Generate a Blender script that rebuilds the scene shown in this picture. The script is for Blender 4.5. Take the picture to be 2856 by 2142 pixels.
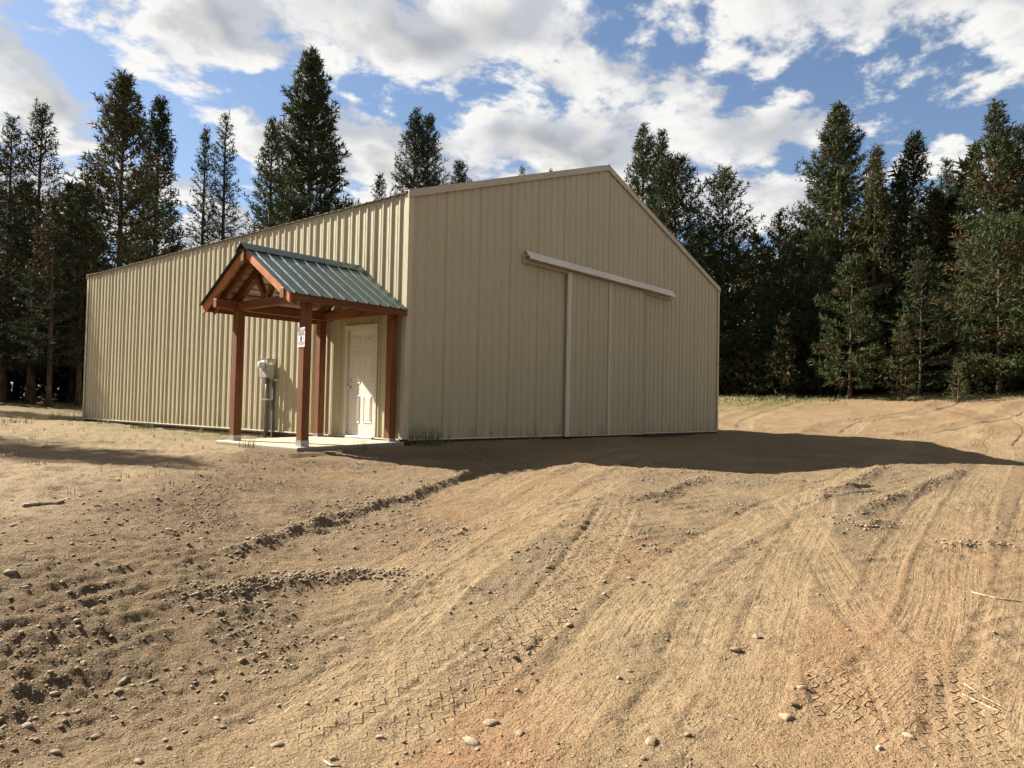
import bpy, bmesh, math, random
import numpy as np
from mathutils import Vector, Matrix

random.seed(7)
rng = np.random.default_rng(7)
for o in list(bpy.data.objects):
    bpy.data.objects.remove(o)
scene = bpy.context.scene
COL = scene.collection

# ------------------------------------------------------------------ camera
CAM = Vector((-8.494, -9.699, 0.616))
yaw, pitch, roll = math.radians(49.565), math.radians(1.773), math.radians(1.182)
fwd = Vector((math.sin(yaw) * math.cos(pitch), math.cos(yaw) * math.cos(pitch), math.sin(pitch)))
right = Vector((math.cos(yaw), -math.sin(yaw), 0))
up = right.cross(fwd)
r2 = right * math.cos(roll) + up * math.sin(roll)
u2 = up * math.cos(roll) - right * math.sin(roll)
cd = bpy.data.cameras.new('camera')
cam = bpy.data.objects.new('camera', cd)
COL.objects.link(cam)
M = Matrix((r2, u2, -fwd)).transposed().to_4x4()
M.translation = CAM
cam.matrix_world = M
cd.sensor_fit = 'HORIZONTAL'
cd.sensor_width = 36.0
cd.lens = 36.0 * 2037.26 / 2856.0
cd.clip_start = 0.05
cd.clip_end = 3000
scene.camera = cam

# ------------------------------------------------------------------ light
SUN = Vector((-0.28, 1.0, 0.83)).normalized()          # towards the sun
sd = bpy.data.lights.new('sun', 'SUN')
sd.energy = 5.0
sd.angle = math.radians(0.53)
sd.color = (1.0, 0.94, 0.83)
sun = bpy.data.objects.new('sun', sd)
COL.objects.link(sun)
sun.rotation_euler = SUN.to_track_quat('Z', 'Y').to_euler()
sun.location = SUN * 60

scene.view_settings.view_transform = 'Standard'
scene.view_settings.look = 'None'
scene.view_settings.gamma = 1
scene.view_settings.use_curve_mapping = False
scene.view_settings.exposure = 1.9
scene.cycles.max_bounces = 4
scene.cycles.diffuse_bounces = 2
scene.cycles.glossy_bounces = 2
scene.cycles.use_adaptive_sampling = True
scene.cycles.adaptive_threshold = 0.02
scene.cycles.use_denoising = True

W = bpy.data.worlds.new('World')
scene.world = W
W.use_nodes = True
W.cycles.sampling_method = 'MANUAL'
W.cycles.sample_map_resolution = 512


def N(nt, typ, **kw):
    n = nt.nodes.new(typ)
    for k, v in kw.items():
        if k.startswith('i_'):
            key = k[2:]
            key = int(key) if key.isdigit() else key.replace('_', ' ')
            n.inputs[key].default_value = v
        else:
            setattr(n, k, v)
    return n


def math_n(nt, op, a, b=None, c=None, clamp=False):
    n = nt.nodes.new('ShaderNodeMath')
    n.operation = op
    n.use_clamp = clamp
    for i, v in enumerate((a, b, c)):
        if v is None:
            continue
        if isinstance(v, (int, float)):
            n.inputs[i].default_value = v
        else:
            nt.links.new(v, n.inputs[i])
    return n.outputs[0]


def ramp(nt, fac, lo, hi, a=0.0, b=1.0, smooth=True):
    n = nt.nodes.new('ShaderNodeMapRange')
    n.interpolation_type = 'SMOOTHSTEP' if smooth else 'LINEAR'
    n.inputs['From Min'].default_value = lo
    n.inputs['From Max'].default_value = hi
    n.inputs['To Min'].default_value = a
    n.inputs['To Max'].default_value = b
    nt.links.new(fac, n.inputs['Value'])
    return n.outputs['Result']


def mixc(nt, fac, a, b, mode='MIX'):
    n = nt.nodes.new('ShaderNodeMix')
    n.data_type = 'RGBA'
    n.blend_type = mode
    n.clamp_factor = True
    for sock, v in ((n.inputs['Factor'], fac), (n.inputs['A'], a), (n.inputs['B'], b)):
        if isinstance(v, (int, float)):
            sock.default_value = v
        elif isinstance(v, tuple):
            sock.default_value = (*v, 1) if len(v) == 3 else v
        else:
            nt.links.new(v, sock)
    return n.outputs['Result']


def build_world():
    nt = W.node_tree
    nt.nodes.clear()
    out = nt.nodes.new('ShaderNodeOutputWorld')
    sky = N(nt, 'ShaderNodeTexSky', sky_type='NISHITA', sun_disc=False)
    sky.sun_elevation = math.asin(SUN.z)
    sky.sun_rotation = math.atan2(SUN.x, SUN.y)
    sky.air_density = 1.0
    sky.dust_density = 0.4
    sky.ozone_density = 2.0
    bg1 = N(nt, 'ShaderNodeBackground')
    bg1.inputs['Strength'].default_value = 0.05
    tint = mixc(nt, 1.0, sky.outputs['Color'], (0.74, 0.73, 0.74), 'MULTIPLY')
    nt.links.new(tint, bg1.inputs['Color'])
    tc = nt.nodes.new('ShaderNodeTexCoord')
    sx = nt.nodes.new('ShaderNodeSeparateXYZ')
    nt.links.new(tc.outputs['Generated'], sx.inputs[0])
    zc = math_n(nt, 'ADD', math_n(nt, 'MAXIMUM', sx.outputs['Z'], 0.0), 0.24)
    u = math_n(nt, 'DIVIDE', sx.outputs['X'], zc)
    v = math_n(nt, 'DIVIDE', sx.outputs['Y'], zc)
    cmb = nt.nodes.new('ShaderNodeCombineXYZ')
    nt.links.new(u, cmb.inputs[0])
    nt.links.new(v, cmb.inputs[1])
    SEED = (4.3, 1.7, 2.0)

    CS = 3.9

    def field(offset, det):
        mp = nt.nodes.new('ShaderNodeVectorMath')
        mp.operation = 'ADD'
        nt.links.new(cmb.outputs[0], mp.inputs[0])
        mp.inputs[1].default_value = tuple(a + b for a, b in zip(SEED, offset))
        # large billows broken by finer ones
        n1 = N(nt, 'ShaderNodeTexNoise', noise_dimensions='3D', i_Scale=CS, i_Detail=det, i_Roughness=0.60, i_Distortion=0.10)
        nt.links.new(mp.outputs[0], n1.inputs['Vector'])
        return n1.outputs['Fac']
    f0 = field((0, 0, 0), 6.0)
    f1 = field((-0.025, 0.06, 0.02), 2.0)
    mask = ramp(nt, f0, 0.428, 0.515)
    dens = ramp(nt, f0, 0.52, 0.70)
    rel = math_n(nt, 'SUBTRACT', f0, f1)
    lit = ramp(nt, rel, -0.09, 0.07)
    br = math_n(nt, 'MULTIPLY', math_n(nt, 'SUBTRACT', 1.0, math_n(nt, 'MULTIPLY', dens, 0.34)), math_n(nt, 'ADD', 0.72, math_n(nt, 'MULTIPLY', lit, 0.30)))
    cc = mixc(nt, lit, (0.84, 0.87, 0.93), (1.0, 0.985, 0.95))
    bg2 = N(nt, 'ShaderNodeBackground')
    nt.links.new(cc, bg2.inputs['Color'])
    nt.links.new(math_n(nt, 'MULTIPLY', br, 0.262), bg2.inputs['Strength'])
    mx = nt.nodes.new('ShaderNodeMixShader')
    nt.links.new(math_n(nt, 'MULTIPLY', mask, 0.96), mx.inputs[0])
    nt.links.new(bg1.outputs[0], mx.inputs[1])
    nt.links.new(bg2.outputs[0], mx.inputs[2])
    nt.links.new(mx.outputs[0], out.inputs['Surface'])


build_world()


# ------------------------------------------------------------------ helpers
def tag(o, label=None, cat=None, group=None, kind=None):
    if label:
        o['label'] = label
    if cat:
        o['category'] = cat
    if group:
        o['group'] = group
    if kind:
        o['kind'] = kind
    return o


def empty(name, loc, label=None, cat=None, group=None):
    o = bpy.data.objects.new(name, None)
    COL.objects.link(o)
    o.location = loc
    o.empty_display_size = 0.3
    return tag(o, label, cat, group)


def world_loc(o):
    p = Vector(o.location)
    while o.parent:
        o = o.parent
        p = p + o.location
    return p


def mesh_obj(name, verts, faces, mat, parent=None, smooth=False, recenter=True, attr=None):
    v = np.asarray(verts, dtype=np.float64).reshape(-1, 3)
    if recenter:
        c = np.array([(v[:, 0].min() + v[:, 0].max()) / 2, (v[:, 1].min() + v[:, 1].max()) / 2, v[:, 2].min()])
    else:
        c = np.zeros(3)
    me = bpy.data.meshes.new(name)
    vl = v - c
    if isinstance(faces, np.ndarray):
        nf, k = faces.shape
        me.vertices.add(len(vl))
        me.vertices.foreach_set('co', vl.astype(np.float32).ravel())
        me.loops.add(nf * k)
        me.loops.foreach_set('vertex_index', faces.astype(np.int32).ravel())
        me.polygons.add(nf)
        me.polygons.foreach_set('loop_start', np.arange(0, nf * k, k, dtype=np.int32))
        me.polygons.foreach_set('loop_total', np.full(nf, k, dtype=np.int32))
    else:
        me.from_pydata([tuple(p) for p in vl], [], faces)
    if attr:
        for an, data in attr.items():
            a = me.attributes.new(an, 'FLOAT_COLOR', 'POINT')
            d = np.ones((len(vl), 4), dtype=np.float32)
            d[:, :data.shape[1]] = data
            a.data.foreach_set('color', d.ravel())
    me.update()
    me.validate()
    if smooth:
        me.polygons.foreach_set('use_smooth', np.ones(len(me.polygons), dtype=bool))
    if mat:
        me.materials.append(mat)
    o = bpy.data.objects.new(name, me)
    COL.objects.link(o)
    c = Vector(c)
    if parent is not None:
        o.parent = parent
        o.location = c - world_loc(parent)
    else:
        o.location = c
    return o


def copy_obj(o, parent=None, loc=None):
    c = o.copy()
    COL.objects.link(c)
    c.parent = parent
    if loc is not None:
        c.location = loc
    return c


BOXF = [(0, 3, 2, 1), (4, 5, 6, 7), (0, 1, 5, 4), (1, 2, 6, 5), (2, 3, 7, 6), (3, 0, 4, 7)]


def bevel_mesh(o, w, seg=1):
    bm = bmesh.new()
    bm.from_mesh(o.data)
    bmesh.ops.bevel(bm, geom=list(bm.edges), offset=w, segments=seg, affect='EDGES', profile=0.5)
    bm.to_mesh(o.data)
    bm.free()


def box(name, x, y, z, mat, parent=None, bevel=0.0):
    v = [(x[0], y[0], z[0]), (x[1], y[0], z[0]), (x[1], y[1], z[0]), (x[0], y[1], z[0]),
         (x[0], y[0], z[1]), (x[1], y[0], z[1]), (x[1], y[1], z[1]), (x[0], y[1], z[1])]
    o = mesh_obj(name, v, BOXF, mat, parent)
    if bevel:
        bevel_mesh(o, bevel)
    return o


def beam(name, a, b, w, h, mat, parent=None, upv=(0, 0, 1), bevel=0.004):
    """rectangular timber between two points; w across, h along the up direction"""
    a, b = Vector(a), Vector(b)
    d = (b - a).normalized()
    s = d.cross(Vector(upv)).normalized()
    t = s.cross(d).normalized()
    v = []
    for p in (a, b):
        for i, j in ((-1, -1), (1, -1), (1, 1), (-1, 1)):
            v.append(p + s * (w / 2 * i) + t * (h / 2 * j))
    f = [(0, 1, 2, 3), (7, 6, 5, 4), (0, 4, 5, 1), (1, 5, 6, 2), (2, 6, 7, 3), (3, 7, 4, 0)]
    o = mesh_obj(name, v, f, mat, parent)
    if bevel:
        bevel_mesh(o, bevel)
    return o


def tube(name, pts, rad, mat, parent=None, n=10, smooth=True):
    v, f = tube_geo(pts, rad, n)
    return mesh_obj(name, v, f, mat, parent, smooth=smooth)


def tube_geo(pts, rad, n=8, cap=True):
    pts = [Vector(p) for p in pts]
    if not isinstance(rad, (list, tuple)):
        rad = [rad] * len(pts)
    v, f = [], []
    ref = Vector((0.31, 0.17, 0.93)).normalized()
    for i, p in enumerate(pts):
        d = (pts[min(i + 1, len(pts) - 1)] - pts[max(i - 1, 0)]).normalized()
        if abs(d.dot(ref)) > 0.95:
            ref2 = Vector((1, 0, 0))
        else:
            ref2 = ref
        s = d.cross(ref2).normalized()
        t = s.cross(d)
        for k in range(n):
            a = 2 * math.pi * k / n
            v.append(p + (s * math.cos(a) + t * math.sin(a)) * rad[i])
    for i in range(len(pts) - 1):
        for k in range(n):
            k2 = (k + 1) % n
            f.append((i * n + k, i * n + k2, (i + 1) * n + k2, (i + 1) * n + k))
    if cap:
        f.append(tuple(range(n - 1, -1, -1)))
        f.append(tuple((len(pts) - 1) * n + k for k in range(n)))
    return v, f


# ------------------------------------------------------------------ materials
def new_mat(name, rough=0.6, spec=0.3):
    m = bpy.data.materials.new(name)
    m.use_nodes = True
    nt = m.node_tree
    b = nt.nodes['Principled BSDF']
    b.inputs['Roughness'].default_value = rough
    b.inputs['Specular IOR Level'].default_value = spec
    pos = nt.nodes.new('ShaderNodeNewGeometry').outputs['Position']
    return m, nt, b, pos


def noise(nt, pos, scale, detail=4, rough=0.55, stretch=None, dist=0.0):
    if stretch:
        mp = N(nt, 'ShaderNodeMapping')
        mp.inputs['Scale'].default_value = stretch
        nt.links.new(pos, mp.inputs['Vector'])
        pos = mp.outputs[0]
    n = N(nt, 'ShaderNodeTexNoise', i_Scale=scale, i_Detail=float(detail), i_Roughness=rough, i_Distortion=dist)
    nt.links.new(pos, n.inputs['Vector'])
    return n.outputs['Fac']


def bump(nt, b, h, strength=0.3, dist=0.02, prev=None):
    n = N(nt, 'ShaderNodeBump')
    n.inputs['Strength'].default_value = strength
    n.inputs['Distance'].default_value = dist
    nt.links.new(h, n.inputs['Height'])
    if prev is not None:
        nt.links.new(prev, n.inputs['Normal'])
    nt.links.new(n.outputs[0], b.inputs['Normal'])
    return n.outputs[0]


def painted(name, col, rough=0.42, spec=0.35, var=0.10, dirt=0.0, wave=0.0):
    m, nt, b, pos = new_mat(name, rough, spec)
    n1 = noise(nt, pos, 1.3, 3)
    n2 = noise(nt, pos, 14, 2)
    lo = tuple(c * (1 - var) for c in col)
    hi = tuple(min(1, c * (1 + var)) for c in col)
    c = mixc(nt, ramp(nt, n1, 0.3, 0.7), lo, hi)
    c = mixc(nt, ramp(nt, n2, 0.35, 0.75, 0, 0.12), c, tuple(x * 0.8 for x in col))
    if dirt:
        sep = nt.nodes.new('ShaderNodeSeparateXYZ')
        nt.links.new(pos, sep.inputs[0])
        band = ramp(nt, sep.outputs['Z'], -0.05, 0.55, 1, 0)
        n3 = noise(nt, pos, 5, 6, 0.65, (1, 1, 0.25))
        f = math_n(nt, 'MULTIPLY', math_n(nt, 'POWER', band, 2.2), ramp(nt, n3, 0.38, 0.68))
        c = mixc(nt, math_n(nt, 'MULTIPLY', f, dirt), c, (0.16, 0.105, 0.058))
    nt.links.new(c, b.inputs['Base Color'])
    nt.links.new(ramp(nt, n2, 0.3, 0.7, rough - 0.06, rough + 0.1), b.inputs['Roughness'])
    if wave:
        bump(nt, b, noise(nt, pos, 3.0, 2, 0.4, (1, 1, 0.6)), wave, 0.03)
    return m


def wood(name, col, grain, var=0.35, rough=0.6):
    m, nt, b, pos = new_mat(name, rough, 0.25)
    n1 = noise(nt, pos, 22, 5, 0.6, grain, 0.4)
    n2 = noise(nt, pos, 3.5, 3)
    n3 = noise(nt, pos, 140, 3, 0.6, grain)
    c = mixc(nt, ramp(nt, n1, 0.3, 0.72), tuple(x * (1 - var) for x in col), tuple(x * (1 + var * .7) for x in col))
    c = mixc(nt, ramp(nt, n2, 0.4, 0.8, 0, 0.4), c, tuple(x * 0.6 for x in col))
    vor = N(nt, 'ShaderNodeTexVoronoi', i_Scale=4.5)
    nt.links.new(pos, vor.inputs['Vector'])
    c = mixc(nt, ramp(nt, vor.outputs['Distance'], 0.04, 0.09, 0.7, 0), c, tuple(x * 0.3 for x in col))   # knots
    nt.links.new(c, b.inputs['Base Color'])
    bump(nt, b, n3, 0.35, 0.004)
    return m


TAN = (0.432, 0.372, 0.238)
M_side = painted('siding_paint', TAN, 0.48, 0.65, 0.025, dirt=0.6, wave=0.03)
M_trim = painted('trim_paint', (0.60, 0.545, 0.44), 0.38, 0.4, 0.06)
M_trim_tan = painted('trim_tan_paint', (0.43, 0.37, 0.265), 0.38, 0.4, 0.06)
M_corner = painted('corner_paint', (0.50, 0.43, 0.30), 0.40, 0.35, 0.05)
M_screw = painted('screw_head_paint', (0.24, 0.20, 0.14), 0.5, 0.4, 0.1)
M_cover = painted('track_cover_paint', (0.58, 0.52, 0.42), 0.4, 0.4, 0.08)
M_roof = painted('roof_paint', (0.33, 0.27, 0.20), 0.4, 0.4, 0.08)
M_green = painted('green_roof_paint', (0.032, 0.054, 0.044), 0.40, 0.32, 0.12)
M_under = painted('roof_underside_paint', (0.52, 0.47, 0.37), 0.5, 0.3, 0.1)
M_door = painted('door_paint', (0.66, 0.60, 0.52), 0.45, 0.35, 0.05, dirt=0.25)
M_white = painted('frame_paint', (0.60, 0.52, 0.42), 0.45, 0.35, 0.06, dirt=0.4)
M_splash = painted('treated_board_stain', (0.075, 0.05, 0.032), 0.8, 0.1, 0.25)
M_grey = painted('meter_box_enamel', (0.30, 0.29, 0.27), 0.42, 0.4, 0.06)
M_pipe = painted('conduit_grey', (0.17, 0.17, 0.175), 0.35, 0.5, 0.1)
M_strut = painted('strut_channel_steel', (0.11, 0.105, 0.105), 0.45, 0.5, 0.15)
M_steel = painted('galvanised_steel', (0.50, 0.50, 0.50), 0.32, 0.6, 0.15)
M_steel.node_tree.nodes['Principled BSDF'].inputs['Metallic'].default_value = 0.8
M_dark = painted('black_print', (0.03, 0.03, 0.035), 0.5, 0.3, 0.1)
M_red = painted('red_print', (0.42, 0.05, 0.07), 0.5, 0.3, 0.05)
M_pink = painted('faded_red_print', (0.55, 0.22, 0.24), 0.5, 0.3, 0.05)
M_sign = painted('sign_white', (0.78, 0.76, 0.76), 0.4, 0.4, 0.03)
M_slate = painted('grey_print', (0.10, 0.10, 0.12), 0.5, 0.3, 0.05)
RED = (0.185, 0.068, 0.025)
M_wz = wood('cedar_stain_vertical', RED, (1, 1, 0.06))
M_wx = wood('cedar_stain_lengthwise', RED, (0.06, 1, 1))
M_wy = wood('cedar_stain_across', RED, (1, 0.08, 0.2))
M_pine = wood('raw_pine', (0.50, 0.27, 0.11), (0.06, 1, 1), 0.2)
M_fascia = wood('cedar_fascia', (0.44, 0.15, 0.055), (1, 0.1, 0.15), 0.25)


def glass_mat():
    m, nt, b, pos = new_mat('meter_glass', 0.12, 0.5)
    b.inputs['Base Color'].default_value = (0.62, 0.63, 0.62, 1)
    b.inputs['Transmission Weight'].default_value = 0.35
    nt.links.new(ramp(nt, noise(nt, pos, 30, 2), 0.3, 0.7, 0.08, 0.2), b.inputs['Roughness'])
    return m


M_glass = glass_mat()


def concrete_mat():
    m, nt, b, pos = new_mat('concrete', 0.85, 0.2)
    c = mixc(nt, ramp(nt, noise(nt, pos, 2.5, 6, 0.6), 0.3, 0.7), (0.24, 0.21, 0.150), (0.34, 0.30, 0.22))
    c = mixc(nt, ramp(nt, noise(nt, pos, 120, 3), 0.45, 0.7, 0, 0.4), c, (0.26, 0.22, 0.16))
    sep = nt.nodes.new('ShaderNodeSeparateXYZ')
    nt.links.new(pos, sep.inputs[0])
    edge = ramp(nt, sep.outputs['Z'], -0.13, -0.085, 1, 0)
    c = mixc(nt, math_n(nt, 'MULTIPLY', edge, 0.6), c, (0.17, 0.12, 0.08))
    nt.links.new(c, b.inputs['Base Color'])
    bump(nt, b, noise(nt, pos, 60, 5, 0.65), 0.3, 0.006)
    return m


M_conc = concrete_mat()


def attr_col(nt, name):
    a = N(nt, 'ShaderNodeAttribute', attribute_name=name)
    return a


def ground_mat():
    m, nt, b, pos = new_mat('graded_earth', 0.95, 0.08)
    A = nt.nodes.new('ShaderNodeSeparateColor')
    B = nt.nodes.new('ShaderNodeSeparateColor')
    nt.links.new(attr_col(nt, 'mix_a').outputs['Color'], A.inputs[0])
    nt.links.new(attr_col(nt, 'mix_b').outputs['Color'], B.inputs[0])
    gravel, red, smooth = A.outputs
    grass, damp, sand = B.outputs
    big = noise(nt, pos, 0.55, 3, 0.6)
    mid = noise(nt, pos, 6.0, 4, 0.65)
    fine = noise(nt, pos, 75, 3, 0.7)
    grit = noise(nt, pos, 150, 2, 0.65)
    c = mixc(nt, ramp(nt, big, 0.32, 0.68), (0.169, 0.118, 0.065), (0.213, 0.154, 0.088))
    c = mixc(nt, gravel, c, (0.150, 0.110, 0.069))
    c = mixc(nt, math_n(nt, 'MULTIPLY', red, ramp(nt, mid, 0.25, 0.7, 0.4, 1)), c, (0.217, 0.118, 0.061))
    c = mixc(nt, math_n(nt, 'MULTIPLY', sand, 0.85), c, (0.244, 0.180, 0.110))
    c = mixc(nt, math_n(nt, 'MULTIPLY', smooth, 0.55), c, (0.209, 0.151, 0.090))
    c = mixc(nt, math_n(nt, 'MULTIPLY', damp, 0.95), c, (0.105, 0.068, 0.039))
    c = mixc(nt, ramp(nt, mid, 0.42, 0.75, 0, 0.35), c, (0.134, 0.091, 0.052))
    # stones set in the soil, each with its own tone
    wob = N(nt, 'ShaderNodeVectorMath', operation='ADD')
    nt.links.new(pos, wob.inputs[0])
    nz = N(nt, 'ShaderNodeTexNoise', i_Scale=30.0, i_Detail=2.0)
    nt.links.new(pos, nz.inputs['Vector'])
    sc = N(nt, 'ShaderNodeVectorMath', operation='SCALE')
    nt.links.new(nz.outputs['Color'], sc.inputs[0])
    sc.inputs['Scale'].default_value = 0.03
    nt.links.new(sc.outputs[0], wob.inputs[1])
    heights = None
    for scale, amt in ((40.0, 0.40), (85.0, 0.75), (170.0, 0.7)):
        vr = N(nt, 'ShaderNodeTexVoronoi', i_Scale=scale)
        nt.links.new(wob.outputs[0], vr.inputs['Vector'])
        rc = nt.nodes.new('ShaderNodeSeparateColor')
        nt.links.new(vr.outputs['Color'], rc.inputs[0])
        pick = ramp(nt, rc.outputs[0], 0.40, 0.60)
        inside = ramp(nt, vr.outputs['Distance'], 0.30, 0.46, 1, 0)
        w = math_n(nt, 'MULTIPLY', pick, inside)
        amount = math_n(nt, 'MULTIPLY', w, math_n(nt, 'ADD', 0.45, math_n(nt, 'MULTIPLY', gravel, 0.45)))
        amount = math_n(nt, 'MULTIPLY', amount, math_n(nt, 'SUBTRACT', 1.0, math_n(nt, 'MULTIPLY', smooth, 0.35)))
        tone = mixc(nt, rc.outputs[1], (0.102, 0.072, 0.044), (0.315, 0.248, 0.161))
        c = mixc(nt, math_n(nt, 'MULTIPLY', amount, amt * 1.6, clamp=True), c, tone)
        h = math_n(nt, 'MULTIPLY', amount, 50.0 / scale)
        heights = h if heights is None else math_n(nt, 'ADD', heights, h)
    c = mixc(nt, ramp(nt, fine, 0.42, 0.66, 0, 0.75), c, mixc(nt, 1.0, c, (0.56, 0.54, 0.50), 'MULTIPLY'))
    c = mixc(nt, ramp(nt, grit, 0.52, 0.68, 0, 0.7), c, mixc(nt, 1.0, c, (1.65, 1.62, 1.56), 'MULTIPLY'))
    g2 = mixc(nt, ramp(nt, noise(nt, pos, 9, 3, 0.7), 0.35, 0.7), (0.067, 0.072, 0.024), (0.157, 0.130, 0.047))
    c = mixc(nt, math_n(nt, 'MULTIPLY', grass, ramp(nt, noise(nt, pos, 3, 3, 0.7), 0.3, 0.55, 0.35, 1)), c, g2)
    nt.links.new(c, b.inputs['Base Color'])
    rough_h = math_n(nt, 'ADD', math_n(nt, 'MULTIPLY', fine, 0.55), math_n(nt, 'MULTIPLY', grit, 0.22))
    rough_h = math_n(nt, 'MULTIPLY', rough_h, math_n(nt, 'SUBTRACT', 1.0, math_n(nt, 'MULTIPLY', smooth, 0.45)))
    hh = math_n(nt, 'ADD', rough_h, heights)
    hh = math_n(nt, 'ADD', hh, math_n(nt, 'MULTIPLY', noise(nt, pos, 24, 3, 0.65), 1.1))
    # tyre treads, pressed along each track: s runs along it, d across it
    tp_ = nt.nodes.new('ShaderNodeSeparateXYZ')
    nt.links.new(attr_col(nt, 'track_pos').outputs['Vector'], tp_.inputs[0])
    tk = nt.nodes.new('ShaderNodeSeparateXYZ')
    nt.links.new(attr_col(nt, 'track_kind').outputs['Vector'], tk.inputs[0])
    S_, D_ = tp_.outputs[0], tp_.outputs[1]
    wob2 = math_n(nt, 'MULTIPLY', math_n(nt, 'SUBTRACT', mid, 0.5), 0.035)
    tri = math_n(nt, 'PINGPONG', math_n(nt, 'ADD', S_, math_n(nt, 'MULTIPLY', wob2, 1.5)), 0.045)
    dd = math_n(nt, 'ADD', math_n(nt, 'ADD', D_, tri), wob2)
    cell = math_n(nt, 'DIVIDE', dd, 0.078)
    ph = math_n(nt, 'ABSOLUTE', math_n(nt, 'SUBTRACT', math_n(nt, 'FRACT', cell), 0.5))
    line1 = ramp(nt, ph, 0.0, 0.17, 1, 0)
    s2 = math_n(nt, 'FRACT', math_n(nt, 'ADD', math_n(nt, 'DIVIDE', S_, 0.11), math_n(nt, 'MULTIPLY', math_n(nt, 'FLOOR', math_n(nt, 'ADD', cell, 0.5)), 0.37)))
    line2 = ramp(nt, math_n(nt, 'ABSOLUTE', math_n(nt, 'SUBTRACT', s2, 0.5)), 0.0, 0.10, 0.10, 0)
    brk = ramp(nt, noise(nt, pos, 4.5, 3), 0.25, 0.55, 0.5, 1)
    zig = math_n(nt, 'MULTIPLY', math_n(nt, 'MULTIPLY', math_n(nt, 'MAXIMUM', line1, line2), tk.outputs[0]), brk)
    rv_ = nt.nodes.new('ShaderNodeCombineXYZ')
    nt.links.new(math_n(nt, 'MULTIPLY', math_n(nt, 'ADD', D_, math_n(nt, 'MULTIPLY', wob2, 0.5)), 30.0), rv_.inputs[0])
    nt.links.new(math_n(nt, 'MULTIPLY', S_, 0.9), rv_.inputs[1])
    rn_ = N(nt, 'ShaderNodeTexNoise', i_Scale=1.0, i_Detail=2.0, i_Roughness=0.6)
    nt.links.new(rv_.outputs[0], rn_.inputs['Vector'])
    ribw = math_n(nt, 'MULTIPLY', math_n(nt, 'SUBTRACT', rn_.outputs['Fac'], 0.5), 3.2)
    cross_ = math_n(nt, 'MULTIPLY', ramp(nt, math_n(nt, 'PINGPONG', math_n(nt, 'ADD', S_, math_n(nt, 'MULTIPLY', D_, 0.6)), 0.035), 0.0, 0.03, 0, 0.5), ramp(nt, rn_.outputs['Fac'], 0.45, 0.6))
    ribw = math_n(nt, 'ADD', ribw, cross_)
    rib_ = math_n(nt, 'MULTIPLY', math_n(nt, 'MULTIPLY', ribw, tk.outputs[1]), math_n(nt, 'ADD', 0.08, math_n(nt, 'MULTIPLY', brk, 0.22)))
    hh = math_n(nt, 'ADD', hh, math_n(nt, 'MULTIPLY', zig, 1.25))
    hh = math_n(nt, 'ADD', hh, rib_)
    bump(nt, b, hh, 0.9, 0.016)
    return m


M_ground = ground_mat()


def stone_mat(name, attr=None):
    m, nt, b, pos = new_mat(name, 0.85, 0.2)
    n1 = noise(nt, pos, 45, 5, 0.6)
    if attr:
        base = attr_col(nt, attr).outputs['Color']
    else:
        oi = nt.nodes.new('ShaderNodeObjectInfo')
        base = mixc(nt, oi.outputs['Random'], (0.16, 0.118, 0.078), (0.29, 0.23, 0.16))
    c = mixc(nt, ramp(nt, n1, 0.35, 0.7, 0, 0.6), base, mixc(nt, 1.0, base, (0.6, 0.56, 0.5), 'MULTIPLY'))
    nt.links.new(c, b.inputs['Base Color'])
    bump(nt, b, noise(nt, pos, 90, 4, 0.6), 0.3, 0.006)
    return m


M_pebble = stone_mat('gravel_stone', 'tone')
M_stone = stone_mat('field_stone')


def needle_mat():
    m = bpy.data.materials.new('pine_needles')
    m.use_nodes = True
    nt = m.node_tree
    b = nt.nodes['Principled BSDF']
    b.inputs['Roughness'].default_value = 0.75
    b.inputs['Specular IOR Level'].default_value = 0.08
    a = attr_col(nt, 'tone').outputs['Color']
    nt.links.new(a, b.inputs['Base Color'])
    tr = nt.nodes.new('ShaderNodeBsdfTranslucent')
    nt.links.new(a, tr.inputs['Color'])
    mx = nt.nodes.new('ShaderNodeMixShader')
    mx.inputs[0].default_value = 0.15
    nt.links.new(b.outputs[0], mx.inputs[1])
    nt.links.new(tr.outputs[0], mx.inputs[2])
    nt.links.new(mx.outputs[0], nt.nodes['Material Output'].inputs['Surface'])
    return m


M_needle = needle_mat()


def bark_mat():
    m, nt, b, pos = new_mat('pine_bark', 0.95, 0.1)
    n1 = noise(nt, pos, 9, 6, 0.65, (1, 1, 0.25))
    c = mixc(nt, ramp(nt, n1, 0.35, 0.65), (0.035, 0.026, 0.020), (0.115, 0.080, 0.056))
    nt.links.new(c, b.inputs['Base Color'])
    bump(nt, b, n1, 0.8, 0.03)
    return m


M_bark = bark_mat()


def blade_mat(name, c0, c1):
    m, nt, b, pos = new_mat(name, 0.6, 0.25)
    c = mixc(nt, ramp(nt, noise(nt, pos, 35, 3), 0.35, 0.65), c0, c1)
    nt.links.new(c, b.inputs['Base Color'])
    return m


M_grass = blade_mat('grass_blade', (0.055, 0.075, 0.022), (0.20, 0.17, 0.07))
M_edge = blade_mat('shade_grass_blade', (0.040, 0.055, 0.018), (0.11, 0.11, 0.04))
M_straw = blade_mat('dry_grass_blade', (0.10, 0.085, 0.035), (0.32, 0.25, 0.12))
M_twig = blade_mat('dry_twig', (0.16, 0.11, 0.07), (0.38, 0.30, 0.20))

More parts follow.
